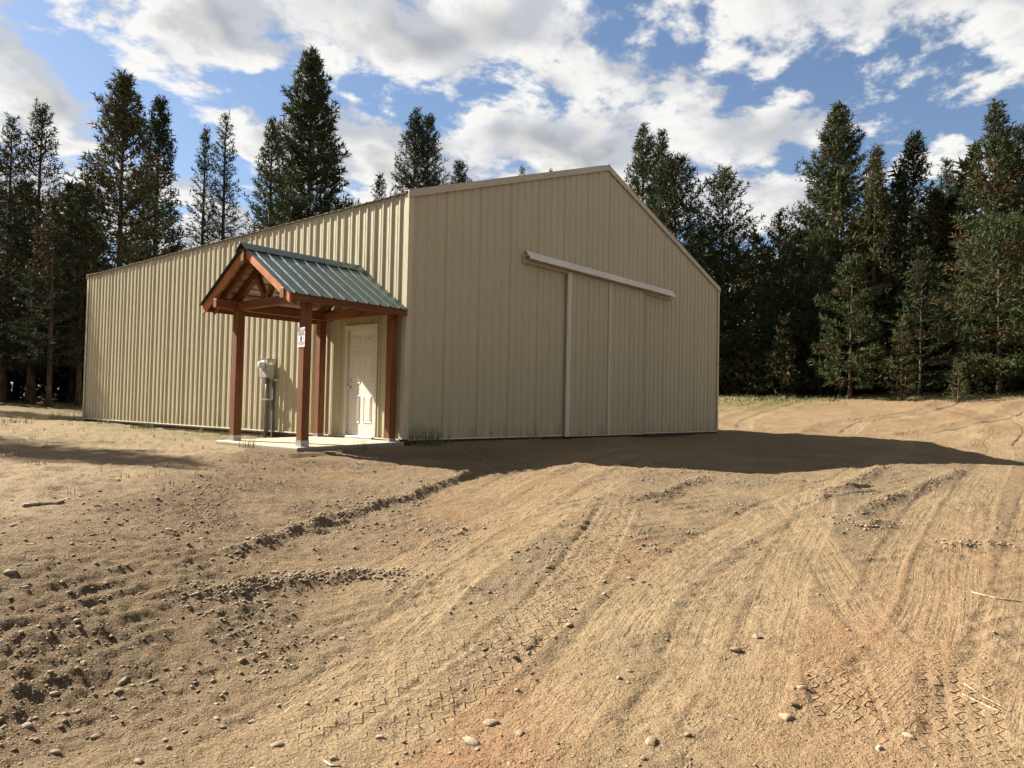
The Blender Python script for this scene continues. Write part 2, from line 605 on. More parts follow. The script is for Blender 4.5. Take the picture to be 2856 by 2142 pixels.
# ------------------------------------------------------------------ terrain
CP=np.array([
(-8.5,-9.7,-.95),(-6,-7.6,-.88),(-7.6,-6.2,-.84),(-10,-8,-.9),(-12,-14,-1.15),(-4,-14,-1.1),(-20,-20,-1.5),
(-3.1,-.6,-.22),(-4.9,-2.3,-.28),(-7.0,-4.4,-.36),(-9.5,-6.2,-.5),
(-5,4,-.16),(-8,0,-.24),(-12,-3,-.35),(-3,8,-.14),(-1,14,-.08),(-6,14,-.1),(-12,12,-.2),(0,20,.05),(2,30,.3),(-10,30,.1),(12,40,.6),(-20,5,-.6),(-25,25,-.2),
(-2.2,-2.4,-.34),(-4.2,-4.0,-.55),(-5.9,-5.6,-.75),
(0,-.3,-.10),(-2.6,-.3,-.17),(-2.7,1.9,-.16),(-1,3,-.15),(-.3,6,-.15),(-.3,11,-.12),(2,-.1,-.05),(6,-.1,-.07),(12.5,-.1,-.06),(6,7,-.1),(12,14,0),
(.7,-2.8,-.24),(-1.1,-2.8,-.27),(2,-5.5,-.23),(5.7,-7.1,-.25),(8.5,-8,-.25),(13.3,-5.7,-.19),(13.2,-3,-.06),(14,.5,0),
(-2,-6,-.48),(-4,-7.2,-.68),(-1,-9,-.62),(-4.5,-9.4,-.83),(4,-9.5,-.38),(8,-14,-.35),(0,-14,-.8),(16,-16,0),
(22.6,4.1,.75),(31.7,8.2,1.6),(20.5,-1.9,.45),(34,1.7,1.55),(16.4,-7.5,.12),(24,-7,.75),(35.3,-5.9,2.0),(24,14,.7),(36,-18,2.2),(24,-18,1.0),
(55,10,2.6),(55,-15,3.2),(40,35,1.6),(30,25,1.0),(20,60,1.2),(70,40,3)])
_c=CP[:,:2]/10.
def _phi(r2): return .5*r2*np.log(r2+1e-9)
_n=len(_c)
_K=_phi(((_c[:,None]-_c[None])**2).sum(-1))+np.eye(_n)*.002
_P=np.c_[np.ones(_n),_c]
_A=np.block([[_K,_P],[_P.T,np.zeros((3,3))]])
_w=np.linalg.solve(_A,np.r_[CP[:,2],0,0,0])
def base(x,y):
    x=np.asarray(x,float)/10.; y=np.asarray(y,float)/10.
    r0=np.hypot(x,y); s=np.where(r0>7.,7./np.maximum(r0,1e-6),1.); x=x*s; y=y*s   # level off far away
    z=_w[_n]+_w[_n+1]*x+_w[_n+2]*y
    for i in range(_n): z=z+_w[i]*_phi((x-_c[i,0])**2+(y-_c[i,1])**2)
    return z



def vhash(ix, iy, seed):
    h = (ix.astype(np.int64) * 374761393 + iy.astype(np.int64) * 668265263 + seed * 974634777) & 0xFFFFFFFF
    h = ((h ^ (h >> 13)) * 1274126177) & 0xFFFFFFFF
    h = (h ^ (h >> 16)) & 0xFFFFFF
    return h / float(0xFFFFFF)


def vnoise(x, y, seed=0):
    ix, iy = np.floor(x), np.floor(y)
    fx, fy = x - ix, y - iy
    fx = fx * fx * (3 - 2 * fx)
    fy = fy * fy * (3 - 2 * fy)
    a, b_ = vhash(ix, iy, seed), vhash(ix + 1, iy, seed)
    c, d = vhash(ix, iy + 1, seed), vhash(ix + 1, iy + 1, seed)
    return (a + (b_ - a) * fx) * (1 - fy) + (c + (d - c) * fx) * fy - 0.5


def fbm(x, y, freq, octv=4, seed=0, gain=0.5):
    z, a = np.zeros_like(x), 1.0
    for k in range(octv):
        cs, sn = math.cos(k * 1.1), math.sin(k * 1.1)
        z += a * vnoise((x * cs - y * sn) * freq + k * 7.3, (x * sn + y * cs) * freq - k * 3.1, seed + k)
        freq *= 2.03
        a *= gain
    return z


def spread(a, b, s0, s1):
    """coordinates from a to b whose step runs from s0 to s1"""
    out, p = [], a
    while p < b:
        out.append(p)
        t = (p - a) / (b - a)
        p += s0 + (s1 - s0) * t
    return out


def catmull(pts, step=0.08):
    p = np.array(pts, float)
    p = np.vstack([2 * p[0] - p[1], p, 2 * p[-1] - p[-2]])
    out = []
    for i in range(1, len(p) - 2):
        n = max(2, int(np.linalg.norm(p[i + 1] - p[i]) / step))
        t = np.linspace(0, 1, n, endpoint=False)[:, None]
        out.append(0.5 * ((2 * p[i]) + (-p[i - 1] + p[i + 1]) * t + (2 * p[i - 1] - 5 * p[i] + 4 * p[i + 1] - p[i + 2]) * t ** 2
                          + (-p[i - 1] + 3 * p[i] - 3 * p[i + 1] + p[i + 2]) * t ** 3))
    out.append(p[-2][None])
    return np.vstack(out)


B1 = [(-5.84, -4.71), (-5.34, -4.42), (-4.64, -4.01), (-3.81, -3.66), (-3.03, -3.47), (-2.11, -3.2), (-0.9, -2.87)]
B2 = [(-6.33, -5.18), (-5.99, -5.18), (-5.63, -5.16), (-5.32, -5.25), (-5.0, -5.32), (-4.7, -5.51)]
B3 = [(-0.08, -6.96), (0.88, -6.9), (2.09, -6.83), (4.23, -6.67)]
B4 = [(-0.6, -7.5), (0.56, -7.5), (1.58, -7.56), (3.23, -7.62), (4.93, -7.7)]
B5 = [(-1.42, -4.99), (-1.3, -5.35), (-0.97, -5.52), (-0.11, -5.43), (0.87, -5.31)]
B6 = [(-0.64, -7.26), (-0.83, -7.63), (-0.55, -7.77), (-0.25, -7.99)]
B7 = [(-0.7, -8.24), (-0.76, -8.44), (-0.53, -8.66), (-0.3, -8.92)]
B8 = [(-4.22, -5.03), (-3.75, -4.88), (-3.06, -4.82)]
B9 = [(-1.9, -3.0), (-0.73, -2.72), (0.5, -2.41)]
T1 = [(-6.6, -7.09), (-6.19, -7.05), (-5.64, -6.96), (-5.02, -6.83), (-4.43, -6.67), (-3.57, -6.32), (-2.53, -5.84), (-1.37, -5.27)]
T1B = [(-6.79, -6.9), (-6.21, -6.76), (-5.56, -6.63), (-5.06, -6.48)]
T2 = [(-5.39, -5.68), (-4.44, -5.27), (-3.44, -4.93), (-2.23, -4.56), (-0.44, -3.96), (1.88, -3.24), (4.03, -2.92)]
T3 = [(-5.32, -8.67), (-4.81, -8.71), (-4.1, -8.77), (-3.62, -8.79), (-2.83, -8.72), (-1.66, -8.55), (0.06, -8.37), (2.72, -8.13), (7.83, -7.71), (14.26, -6.93), (17.14, -5.4)]
T4 = [(-6.14, -7.67), (-5.71, -7.58), (-4.97, -7.38), (-4.0, -7.1), (-2.52, -6.88), (-0.87, -6.77), (1.4, -6.74), (5.29, -6.34), (13.19, -5.09), (16.4, -3.63)]
T6 = [(-3.99, -8.75), (-3.43, -8.36), (-2.54, -7.92), (-1.19, -7.26), (0.37, -6.24)]
T7 = [(-5.16, -8.86), (-4.72, -8.66), (-4.13, -8.4)]
L1 = [(-7.17, -4.75), (-7.11, -5.04), (-7.0, -5.41), (-6.91, -5.72)]
L2 = [(-6.14, -4.11), (-6.02, -4.74), (-6.13, -5.44), (-6.3, -6.06), (-6.53, -6.62)]
L3 = [(-5.63, -4.91), (-4.8, -4.51), (-3.81, -4.1), (-2.73, -3.83), (-1.76, -3.57)]
L4 = [(-4.47, -6.62), (-3.53, -6.06), (-2.41, -5.37), (-1.16, -4.68)]
L5 = [(-3.63, -6.93), (-2.78, -6.57), (-1.59, -6.08), (-0.27, -5.63)]
L6 = [(-3.95, -9.23), (-2.19, -9.07), (0.29, -8.78), (3.14, -8.44)]
L7 = [(1.26, -3.46), (1.62, -4.31), (1.8, -5.33)]
L8 = [(-7.32, -6.04), (-6.97, -5.89), (-6.47, -5.66), (-5.87, -5.55)]
CREST = [(-9.5, -6.1), (-6.97, -3.97), (-6.46, -3.38), (-5.6, -2.38), (-4.67, -1.53), (-3.18, 0.1)]
# patches of cleat marks: centre, half sizes, direction of the ridges (degrees), spacing, height
CLEATS = [(-6.7, -5.1, 0.75, 0.55, 14, 0.12, 0.030), (-6.15, -4.7, 0.5, 0.5, 20, 0.12, 0.026), (-7.2, -5.5, 0.35, 0.5, 14, 0.12, 0.030), (-6.3, -6.0, 0.7, 0.4, 0, 0.12, 0.026),
          (-5.2, -5.9, 0.7, 0.3, -8, 0.12, 0.022), (-4.0, -4.0, 1.1, 0.28, 6, 0.17, 0.030), (-2.6, -3.75, 0.9, 0.22, 6, 0.19, 0.030), (-3.0, -5.6, 0.8, 0.35, -20, 0.15, 0.030),
          (-1.9, -5.0, 0.6, 0.3, -20, 0.18, 0.030), (-2.4, -6.4, 0.9, 0.35, -22, 0.16, 0.030), (-1.2, -5.95, 0.9, 0.35, -22, 0.20, 0.032), (0.9, -6.95, 1.2, 0.3, -10, 0.24, 0.036),
          (2.4, -7.2, 1.4, 0.3, -10, 0.28, 0.036), (-2.6, -9.05, 1.4, 0.22, -25, 0.15, 0.028), (0.6, -8.95, 1.6, 0.25, -25, 0.22, 0.034), (1.6, -4.2, 0.9, 0.9, -15, 0.24, 0.030),
          (-6.9, -6.4, 0.5, 0.3, 0, 0.11, 0.022), (-3.6, -7.3, 0.7, 0.3, -20, 0.13, 0.020), (-2.2, -8.0, 0.9, 0.3, -22, 0.14, 0.020)]
FAR = [[(14, -2), (18, -1.5), (22, -2.5), (27, -3), (34, -2)], [(13.5, 1), (18, 2.6), (24, 3.2), (32, 5)], [(13, -6.5), (19, -6), (26, -3), (30, 1)],
       [(15, -4), (21, -5.5), (28, -6), (36, -8)], [(13.2, 3), (17, 5), (22, 5.6), (28, 7.5)]]


class Ground:
    def __init__(self, X, Y):
        self.xs, self.ys = X, Y
        self.X, self.Y = np.meshgrid(X, Y)
        x, y = self.X, self.Y
        self.Z = base(x, y)
        s = x.shape
        self.gravel = np.zeros(s)
        self.red = np.zeros(s)
        self.smooth = np.zeros(s)
        self.grass = np.zeros(s)
        self.damp = np.zeros(s)
        self.sand = np.zeros(s)
        self.tr_s = np.zeros(s)
        self.tr_d = np.zeros(s)
        self.tr_zig = np.zeros(s)
        self.tr_rib = np.zeros(s)

    def along(self, pts, reach):
        """distance from and length along a path, near it"""
        p = catmull(pts)
        D = np.full(self.X.shape, 9.0)
        S = np.zeros(self.X.shape)
        s = 0.0
        for a, b_ in zip(p[:-1], p[1:]):
            d = b_ - a
            ln = np.hypot(*d)
            if ln < 1e-6:
                continue
            d /= ln
            i0, i1 = np.searchsorted(self.xs, [min(a[0], b_[0]) - reach, max(a[0], b_[0]) + reach])
            j0, j1 = np.searchsorted(self.ys, [min(a[1], b_[1]) - reach, max(a[1], b_[1]) + reach])
            if i1 <= i0 or j1 <= j0:
                s += ln
                continue
            rx, ry = self.X[j0:j1, i0:i1] - a[0], self.Y[j0:j1, i0:i1] - a[1]
            t = rx * d[0] + ry * d[1]
            side = rx * d[1] - ry * d[0]
            tc = np.clip(t, 0, ln)
            dist = np.hypot(rx - tc * d[0], ry - tc * d[1]) * np.where(side < 0, -1, 1)
            sub = D[j0:j1, i0:i1]
            k = np.abs(dist) < np.abs(sub)
            sub[k] = dist[k]
            S[j0:j1, i0:i1][k] = (s + tc)[k]
            s += ln
        return D, S, s

    def berm(self, pts, amp=0.05, w=0.08, grav=1.0, seed=1):
        D, S, T = self.along(pts, w * 5 + 0.1)
        f = np.abs(D) < 5
        x, y, d, sl = self.X[f], self.Y[f], D[f], S[f]
        d = d + 0.05 * fbm(x, y, 3.0, 2, seed)
        ends = np.clip(sl / 0.4, 0, 1) * np.clip((T - sl) / 0.4, 0, 1)
        g = np.exp(-(d / w) ** 2) * ends
        lump = 0.85 + 0.6 * fbm(x, y, 6.0, 3, seed + 5)
        self.Z[f] += amp * g * lump + amp * 0.4 * g * fbm(x, y, 38, 2, seed + 9)
        self.gravel[f] = np.maximum(self.gravel[f], np.clip(g * 1.6, 0, 1) * grav)

    def tyre(self, pts, w=0.34, depth=0.014, tread='zig', seed=1, k=1.0):
        D, S, T = self.along(pts, w * 1.2)
        f = np.abs(D) < 5
        x, y, d, sl = self.X[f], self.Y[f], D[f], S[f]
        d = d + 0.015 * fbm(x, y, 2.0, 2, seed)
        ends = np.clip(sl / 0.5, 0, 1) * np.clip((T - sl) / 0.5, 0, 1)
        patch = np.clip(0.95 + 0.9 * fbm(x, y, 1.6, 3, seed + 3), 0.25, 1) * ends
        inside = np.clip((w / 2 + 0.02 - np.abs(d)) / 0.03, 0, 1)
        z = -depth * inside * patch
        z += depth * 0.55 * np.exp(-((np.abs(d) - w / 2 - 0.03) / 0.028) ** 2) * patch * np.clip(0.5 + 2.2 * fbm(x, y, 1.5, 2, seed + 20), 0, 1)
        if tread == 'zig':
            tri = np.abs(((sl / 0.12) % 1.0) - 0.5) * 2 - 0.5
            n = 5
            dd = d + 0.030 * tri + 0.01 * fbm(x, y, 4.0, 2, seed + 1)
            ph = ((dd / w + 0.5) * n) % 1.0
            groove = np.exp(-((np.minimum(ph, 1 - ph)) * (w / n) / 0.013) ** 2)
            cut = np.exp(-((((sl / 0.12 + np.floor((dd / w + .5) * n) * 0.5) % 1) - 0.5) * 0.12 / 0.012) ** 2) * 0.45
            fade = np.clip(0.7 + 1.5 * fbm(x, y, 2.5, 2, seed + 12), 0.15, 1)
            z += k * 0.017 * np.maximum(groove, cut * 0.5) * inside * patch * fade
        elif tread == 'rib':
            fade = np.clip(0.5 + 2.0 * fbm(x, y, 1.8, 3, seed + 12), 0.0, 1)
            z += k * 0.006 * fbm(d * 1.0, sl * 0.05, 16.0, 2, seed + 30) * inside * patch * fade
        elif tread == 'lug':
            slant = sl + np.abs(d) * 0.8
            bar = np.clip(np.cos(2 * math.pi * slant / 0.16) * 1.6 - 0.3, 0, 1)
            z += k * 0.02 * bar * inside * patch
        own = inside * patch > 0.02
        for F_, val in ((self.tr_s, sl), (self.tr_d, d), (self.tr_zig, (inside * patch * k) if tread == 'zig' else inside * 0), (self.tr_rib, (inside * patch * k) if tread == 'rib' else inside * 0)):
            q = F_[f]
            q[own] = val[own]
            F_[f] = q
        self.Z[f] += z
        self.smooth[f] = np.maximum(self.smooth[f], inside * patch * (0.9 if tread != 'lug' else 0.4))
        self.gravel[f] *= 1 - 0.6 * inside * patch

    def bars(self, pts, w=0.5, pitch=0.2, amp=0.022, slant=0.5, seed=1):
        """cleat marks left across the path by a loader"""
        D, S, T = self.along(pts, w)
        f = np.abs(D) < 5
        x, y, d, sl = self.X[f], self.Y[f], D[f], S[f]
        ends = np.clip(sl / 0.3, 0, 1) * np.clip((T - sl) / 0.3, 0, 1)
        sl2 = sl + d * slant + 0.10 * fbm(x, y, 2.2, 3, seed)
        ph = (sl2 / pitch) % 1.0
        idx = np.floor(sl2 / pitch)
        on = vhash(idx, idx * 0 + seed, seed)
        bar = np.exp(-((ph - 0.5) * pitch / 0.030) ** 2)
        wid = w / 2 * (0.6 + 0.5 * vhash(idx, idx * 0 + 3, seed))
        off = w * 0.25 * (vhash(idx, idx * 0 + 8, seed) - 0.5)
        inside = np.clip((wid - np.abs(d - off)) / 0.08, 0, 1)
        g = bar * inside * ends * np.clip(on * 1.6, 0.35, 1) * np.clip(0.9 + 0.9 * fbm(x, y, 3, 2, seed + 4), 0.2, 1)
        self.Z[f] += amp * 1.0 * (g - 0.22 * inside * ends)
        self.gravel[f] = np.maximum(self.gravel[f], 0.45 * g)

    def cleats(self, cx, cy, rx, ry, ang, pitch=0.13, amp=0.018, run=0.45, seed=1):
        """short parallel ridges pressed up by a loader's cleats, over a patch of ground"""
        R_ = max(rx, ry) * 1.6
        i0, i1 = np.searchsorted(self.xs, [cx - R_, cx + R_])
        j0, j1 = np.searchsorted(self.ys, [cy - R_, cy + R_])
        x, y = self.X[j0:j1, i0:i1], self.Y[j0:j1, i0:i1]
        a = math.radians(ang)
        t = x * math.cos(a) + y * math.sin(a)
        q = -x * math.sin(a) + y * math.cos(a) + 0.07 * fbm(x, y, 1.1, 2, seed) + 0.012 * fbm(x, y, 7, 2, seed + 2)
        row = np.floor(q / pitch)
        ph = q / pitch - row - 0.5
        t2 = t / run + 5 * vhash(row, row * 0 + 2, seed)
        col = np.floor(t2)
        on = vhash(row, col, seed + 5)
        u = t2 - col - 0.5
        w = np.clip((0.46 - np.abs(u)) / 0.16, 0, 1) * np.clip((on - 0.05) * 2.5, 0.25, 1)
        m_ = np.clip(blob(x, y, cx, cy, rx, ry) * 2.4 - 0.4, 0, 1) * np.clip(0.8 + 0.9 * fbm(x, y, 2.5, 2, seed + 7), 0.1, 1)
        g = np.exp(-(ph * pitch / 0.024) ** 2) * w * m_ * (0.7 + 0.45 * vhash(row, col, seed + 9))
        self.Z[j0:j1, i0:i1] += amp * (g - 0.12 * m_)
        self.gravel[j0:j1, i0:i1] = np.maximum(self.gravel[j0:j1, i0:i1], 0.5 * m_)


def blob(x, y, cx, cy, rx, ry, rot=0.0):
    c, s = math.cos(rot), math.sin(rot)
    u = ((x - cx) * c + (y - cy) * s) / rx
    v = (-(x - cx) * s + (y - cy) * c) / ry
    return np.exp(-(u * u + v * v))


def shape_ground(G):
    x, y = G.X, G.Y
    near = np.exp(-((x + 2) ** 2 + (y + 5) ** 2) / 600)
    # broad masks
    n1 = fbm(x, y, 0.5, 4, 21)
    n2 = fbm(x, y, 1.7, 4, 31)
    cd_, cs_, ct_ = G.along(CREST, 3.2)
    m = np.abs(cd_) < 5
    # right of the crest (towards the drive) is the raw gravelly bank
    bank = np.zeros_like(x)
    bank[m] = np.exp(-((cd_[m] - 0.85) / 0.85) ** 2)
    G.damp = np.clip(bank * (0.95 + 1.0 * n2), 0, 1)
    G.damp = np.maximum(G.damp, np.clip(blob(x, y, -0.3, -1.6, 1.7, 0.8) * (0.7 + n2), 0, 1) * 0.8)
    left = np.clip((-x - 2.6 + (y - 0.0) * 1.03) / 1.2, 0, 1) * (y > -12)
    G.sand = np.clip(left * (0.8 + 1.0 * n1), 0, 1) * (x < 0.5) * (1 - np.clip(bank, 0, 1))
    far = np.clip((x - 11) / 4, 0, 1)
    G.sand = np.maximum(G.sand, far * np.clip(0.4 + 1.2 * n1, 0, 1) * 0.5)
    G.red = np.clip(blob(x, y, -6.1, -7.6, 0.9, 0.35, 0.5) * 1.2 + blob(x, y, -4.3, -8.7, 1.1, 0.6) + blob(x, y, -2.0, -4.2, 2.4, 0.7, 0.3) * 0.7
                    + blob(x, y, -1.4, -8.6, 2.6, 0.5) * 0.8 + blob(x, y, -3.3, -6.6, 0.6, 0.3) * 0.7 + far * (0.5 + 1.2 * n2) * 0.9 + blob(x, y, -3, -1.9, 1.6, .7) * 0.4, 0, 1)
    G.gravel = np.clip(0.42 + 1.3 * n2 + 0.5 * n1, 0, 1) * (1 - 0.75 * G.sand)
    G.gravel = np.maximum(G.gravel, np.clip(bank * (0.8 + n2), 0, 1))
    for c in ((-6.1, -5.6, .35, .7), (-5.5, -7.0, 1.0, .3), (-1.2, -5.5, 1.6, .4), (-0.2, -7.3, 1.0, .4), (-0.6, -8.5, .8, .3), (-4.0, -6.2, 1.2, .3), (-1.0, -2.4, 1.3, .5)):
        G.gravel = np.maximum(G.gravel, np.clip(blob(x, y, *c) * (1 + n2), 0, 1))
    # lumps
    G.Z += 0.07 * fbm(x, y, 0.45, 3, 2) * np.clip(np.hypot(x + 1, y - 1) / 8, .25, 1)
    G.Z += 0.022 * fbm(x, y, 2.2, 3, 5) * (1 - 0.5 * G.smooth)
    rough = 0.30 + 0.55 * G.gravel + 0.45 * G.damp
    G.Z += 0.020 * rough * fbm(x, y, 6.5, 3, 11)
    G.Z += 0.019 * (0.25 + rough) * fbm(x, y, 19.0, 2, 14)
    G.Z += 0.007 * (0.5 + rough) * fbm(x, y, 47.0, 1, 17)
    fmask = np.clip((x - 12) / 5, 0, 1)
    G.Z += 0.06 * fmask * fbm(x, y, 0.9, 4, 41)
    G.Z += 0.06 * np.clip(left, 0, 1) * fbm(x, y, 1.1, 4, 44)
    G.Z += 0.035 * np.clip(left, 0, 1) * fbm(x, y, 7.0, 3, 47)
    for k, p in enumerate(FAR):
        G.berm(p, 0.06, 0.30, 0.5, 60 + k)
        q = [(a + 0.8, b_ - 1.1) for a, b_ in p]
        G.tyre(q, 0.5, 0.03, 'rib', 70 + k)
    # loader cleats, then tyres, then windrows of pushed gravel
    for k, (cx, cy, rx, ry, an_, pt, am) in enumerate(CLEATS):
        far_ = math.hypot(cx - CAM.x, cy - CAM.y)
        G.cleats(cx, cy, rx, ry, an_, pt, am * min(0.95, 0.22 + 0.075 * far_), 0.55 + 0.06 * far_, 300 + 11 * k)
    G.tyre(T2, 0.42, 0.008, 'rib', 3)
    G.tyre([(a - 0.1, b_ - 0.55) for a, b_ in T2], 0.30, 0.007, 'rib', 5)
    G.tyre(T4, 0.42, 0.008, 'rib', 4)
    G.tyre([(a + 0.1, b_ - 0.46) for a, b_ in T4[:6]], 0.30, 0.007, 'rib', 14)
    G.tyre(T3, 0.50, 0.008, 'rib', 6, 1.0)
    G.tyre([(a, b_ + 0.42) for a, b_ in T3[3:8]], 0.24, 0.008, 'rib', 16)
    G.tyre(T6, 0.30, 0.006, 'rib', 7)
    # fainter passes of the same wheels
    G.tyre([(-7.0, -6.75), (-6.0, -6.45), (-4.9, -5.95), (-3.6, -5.45), (-2.0, -4.95), (0.2, -4.4)], 0.36, 0.006, 'rib', 33, 0.9)
    G.tyre([(-5.6, -8.3), (-4.8, -8.2), (-3.7, -7.9), (-2.4, -7.55), (-0.6, -7.15), (2.0, -6.4)], 0.36, 0.006, 'rib', 34, 0.9)
    G.tyre([(-5.1, -9.2), (-3.9, -9.2), (-2.3, -9.15), (0.2, -9.0), (4.0, -8.8), (9.0, -8.6)], 0.5, 0.008, 'rib', 35, 1.0)
    G.tyre([(-2.6, -4.1), (-1.0, -3.5), (1.5, -2.7), (4.5, -2.2)], 0.4, 0.007, 'rib', 36, 0.9)
    G.tyre(T1, 0.42, 0.018, 'zig', 8, 1.25)
    G.tyre(T1B, 0.34, 0.010, 'zig', 9, .55)
    G.tyre(T7, 0.34, 0.012, 'zig', 10)
    G.tyre([(-3.6, -8.9), (-4.3, -9.05), (-5.0, -9.2)], 0.34, 0.012, 'zig', 31)
    G.tyre([(-5.8, -7.95), (-5.2, -7.9), (-4.5, -7.75)], 0.2, 0.01, 'rib', 18)
    G.tyre([(9, -2), (9.5, -4), (11, -5.5), (13.5, -6.0)], 0.35, 0.03, 'rib', 20)
    G.tyre([(10.5, -2), (11, -3.6), (12.2, -4.6), (14, -5)], 0.35, 0.03, 'rib', 21)
    for k, (p, a, w) in enumerate(((B1, .070, .085), (B2, .042, .11), (B3, .060, .11), (B4, .060, .11), (B5, .055, .10), (B6, .05, .11), (B7, .045, .11), (B8, .03, .08), (B9, .05, .16))):
        G.berm(p, a, w, 1.0, 80 + 3 * k)
    # grass patches
    gp = blob(x, y, 25.5, 9.0, 7.0, 2.6, 0.25) + blob(x, y, 27.6, 5.2, 4.5, 2.2, 0.4) * 1.3
    edge = np.clip((np.hypot(x - CAM.x, y - CAM.y) - 37.5 + 3 * n1) / 3, 0, 1) * (x > 10)
    lw = blob(x, y, -0.6, 9, 0.7, 7) * 0.7 + blob(x, y, -4, 7, 4, 4) * 0.25
    back = np.clip((y - 17) / 6, 0, 1) * (x < 12) * 0.5
    G.grass = np.clip(gp * 1.3 + edge * 0.6 + lw + back + fbm(x, y, 2.5, 3, 55) * 0.25 * (gp + lw > .1), 0, 1)
    woods = np.clip((y - 20) / 6, 0, 1) * (x < 20)
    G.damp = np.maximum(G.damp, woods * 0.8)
    # keep the soil under the slab, the walls and the threshold
    ins = (x > -0.05) & (x < 12.62) & (y > -0.02) & (y < 14.7)
    G.Z[ins] = np.minimum(G.Z[ins], -0.16)
    slab = (x > -2.14) & (x < 0.1) & (y > -0.05) & (y < 2.40)
    G.Z[slab] = np.minimum(G.Z[slab], -0.13)
    rim = (x > -2.5) & (x < 0.1) & (y > -0.4) & (y < 2.8) & ~slab
    G.Z[rim] = np.clip(G.Z[rim], -0.135, -0.088)
    front = (np.abs(y + 0.1) < 0.25) & (x > 0) & (x < 12.6)
    G.Z[front] = np.minimum(G.Z[front], -0.055)


xs = np.array(spread(-600, -60, 90, 20) + spread(-60, -10, 6, 0.3) + spread(-10, -7.8, 0.08, 0.03) + spread(-7.8, -2.2, 0.021, 0.023)
              + spread(-2.2, 5, 0.028, 0.055) + spread(5, 16, 0.055, 0.12) + spread(16, 45, 0.12, 0.5) + spread(45, 600, 1.5, 60) + [600])
ys = np.array(spread(-600, -60, 90, 20) + spread(-60, -11, 6, 0.3) + spread(-11, -9.5, 0.1, 0.03) + spread(-9.5, -4.4, 0.021, 0.023)
              + spread(-4.4, 1.5, 0.026, 0.05) + spread(1.5, 16, 0.05, 0.2) + spread(16, 60, 0.25, 1.5) + spread(60, 600, 3, 60) + [600])
G = Ground(xs, ys)
shape_ground(G)
ny, nx = G.X.shape
gi = np.arange(ny * nx).reshape(ny, nx)
gf = np.stack([gi[:-1, :-1], gi[:-1, 1:], gi[1:, 1:], gi[1:, :-1]], -1).reshape(-1, 4)
ground = mesh_obj('ground', np.stack([G.X, G.Y, G.Z], -1).reshape(-1, 3), gf, M_ground, smooth=True, recenter=False,
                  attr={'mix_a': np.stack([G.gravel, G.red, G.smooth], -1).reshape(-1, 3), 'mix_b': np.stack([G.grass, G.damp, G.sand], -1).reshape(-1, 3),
                        'track_pos': np.stack([G.tr_s, G.tr_d, G.tr_d * 0], -1).reshape(-1, 3), 'track_kind': np.stack([G.tr_zig, G.tr_rib, G.tr_d * 0], -1).reshape(-1, 3)})
tag(ground, 'graded tan earth and gravel yard with tyre tracks', 'ground', kind='structure')


def gz(x, y):
    """height of the built ground at a point"""
    i = int(np.clip(np.searchsorted(xs, x) - 1, 0, nx - 2))
    j = int(np.clip(np.searchsorted(ys, y) - 1, 0, ny - 2))
    fx, fy = (x - xs[i]) / (xs[i + 1] - xs[i]), (y - ys[j]) / (ys[j + 1] - ys[j])
    Z = G.Z
    return float((Z[j, i] * (1 - fx) + Z[j, i + 1] * fx) * (1 - fy) + (Z[j + 1, i] * (1 - fx) + Z[j + 1, i + 1] * fx) * fy)


def gsample(F, x, y):
    i = np.clip(np.searchsorted(xs, x) - 1, 0, nx - 2)
    j = np.clip(np.searchsorted(ys, y) - 1, 0, ny - 2)
    fx, fy = (x - xs[i]) / (xs[i + 1] - xs[i]), (y - ys[j]) / (ys[j + 1] - ys[j])
    return (F[j, i] * (1 - fx) + F[j, i + 1] * fx) * (1 - fy) + (F[j + 1, i] * (1 - fx) + F[j + 1, i + 1] * fx) * fy


# ------------------------------------------------------------------ the shed
PITCH = 0.22860
WID, LEN, EAVE, RIDGE = PITCH * 55, PITCH * 64, 4.34, 6.46
SLOPE = (RIDGE - EAVE) / (WID / 2)
shed = empty('metal_shed', (WID / 2, LEN / 2, 0), 'large tan ribbed metal shed with sliding doors in its shaded gable', 'shed')


def rib_profile(u0, u1, rib=0.023, minor=0.005):
    """(position, height) points of a ribbed sheet between two positions; big ribs stand on whole pitches"""
    pts = [(u0, 0.0)]
    k0, k1 = math.floor(u0 / PITCH) - 1, math.ceil(u1 / PITCH) + 1
    for k in range(k0, k1 + 1):
        c = k * PITCH
        pts += [(c - 0.031, 0), (c - 0.012, rib), (c + 0.012, rib), (c + 0.031, 0)]
        for t in (1 / 3, 2 / 3):
            m_ = c + PITCH * t
            pts += [(m_ - 0.014, 0), (m_, minor), (m_ + 0.014, 0)]
    pts += [(u1, 0.0)]
    return [pts[0]] + sorted(p for p in pts[1:-1] if u0 + 0.001 < p[0] < u1 - 0.001) + [pts[-1]]


def sheet(name, u0, u1, place, z0, z1, mat, parent, lift=0.0):
    """one ribbed metal sheet; place(u, out, z) gives the point"""
    v, f = [], []
    for u, h in rib_profile(u0, u1):
        v += [place(u, h + lift, z0(u)), place(u, h + lift, z1(u))]
    for i in range(len(v) // 2 - 1):
        f.append((2 * i, 2 * i + 2, 2 * i + 3, 2 * i + 1))
    return mesh_obj(name, v, f, mat, parent)


def wall_of_sheets(total, place, z0, z1, mat=M_side, parent=shed, extra=()):
    cuts = sorted(set([i * 4 * PITCH for i in range(int(total / (4 * PITCH)) + 1)] + [total] + list(extra)))
    cuts = [c for c in cuts if c <= total + 1e-6]
    for i, (a, b_) in enumerate(zip(cuts[:-1], cuts[1:])):
        if b_ - a < 0.02:
            continue
        mid = (a + b_) / 2
        sheet('siding_panel', a, b_, place, (lambda u, m=mid: z0(m)), z1, mat, parent, 0.0012 * (i % 2))


def gable_top(u):
    return EAVE + SLOPE * (u if u < WID / 2 else WID - u)


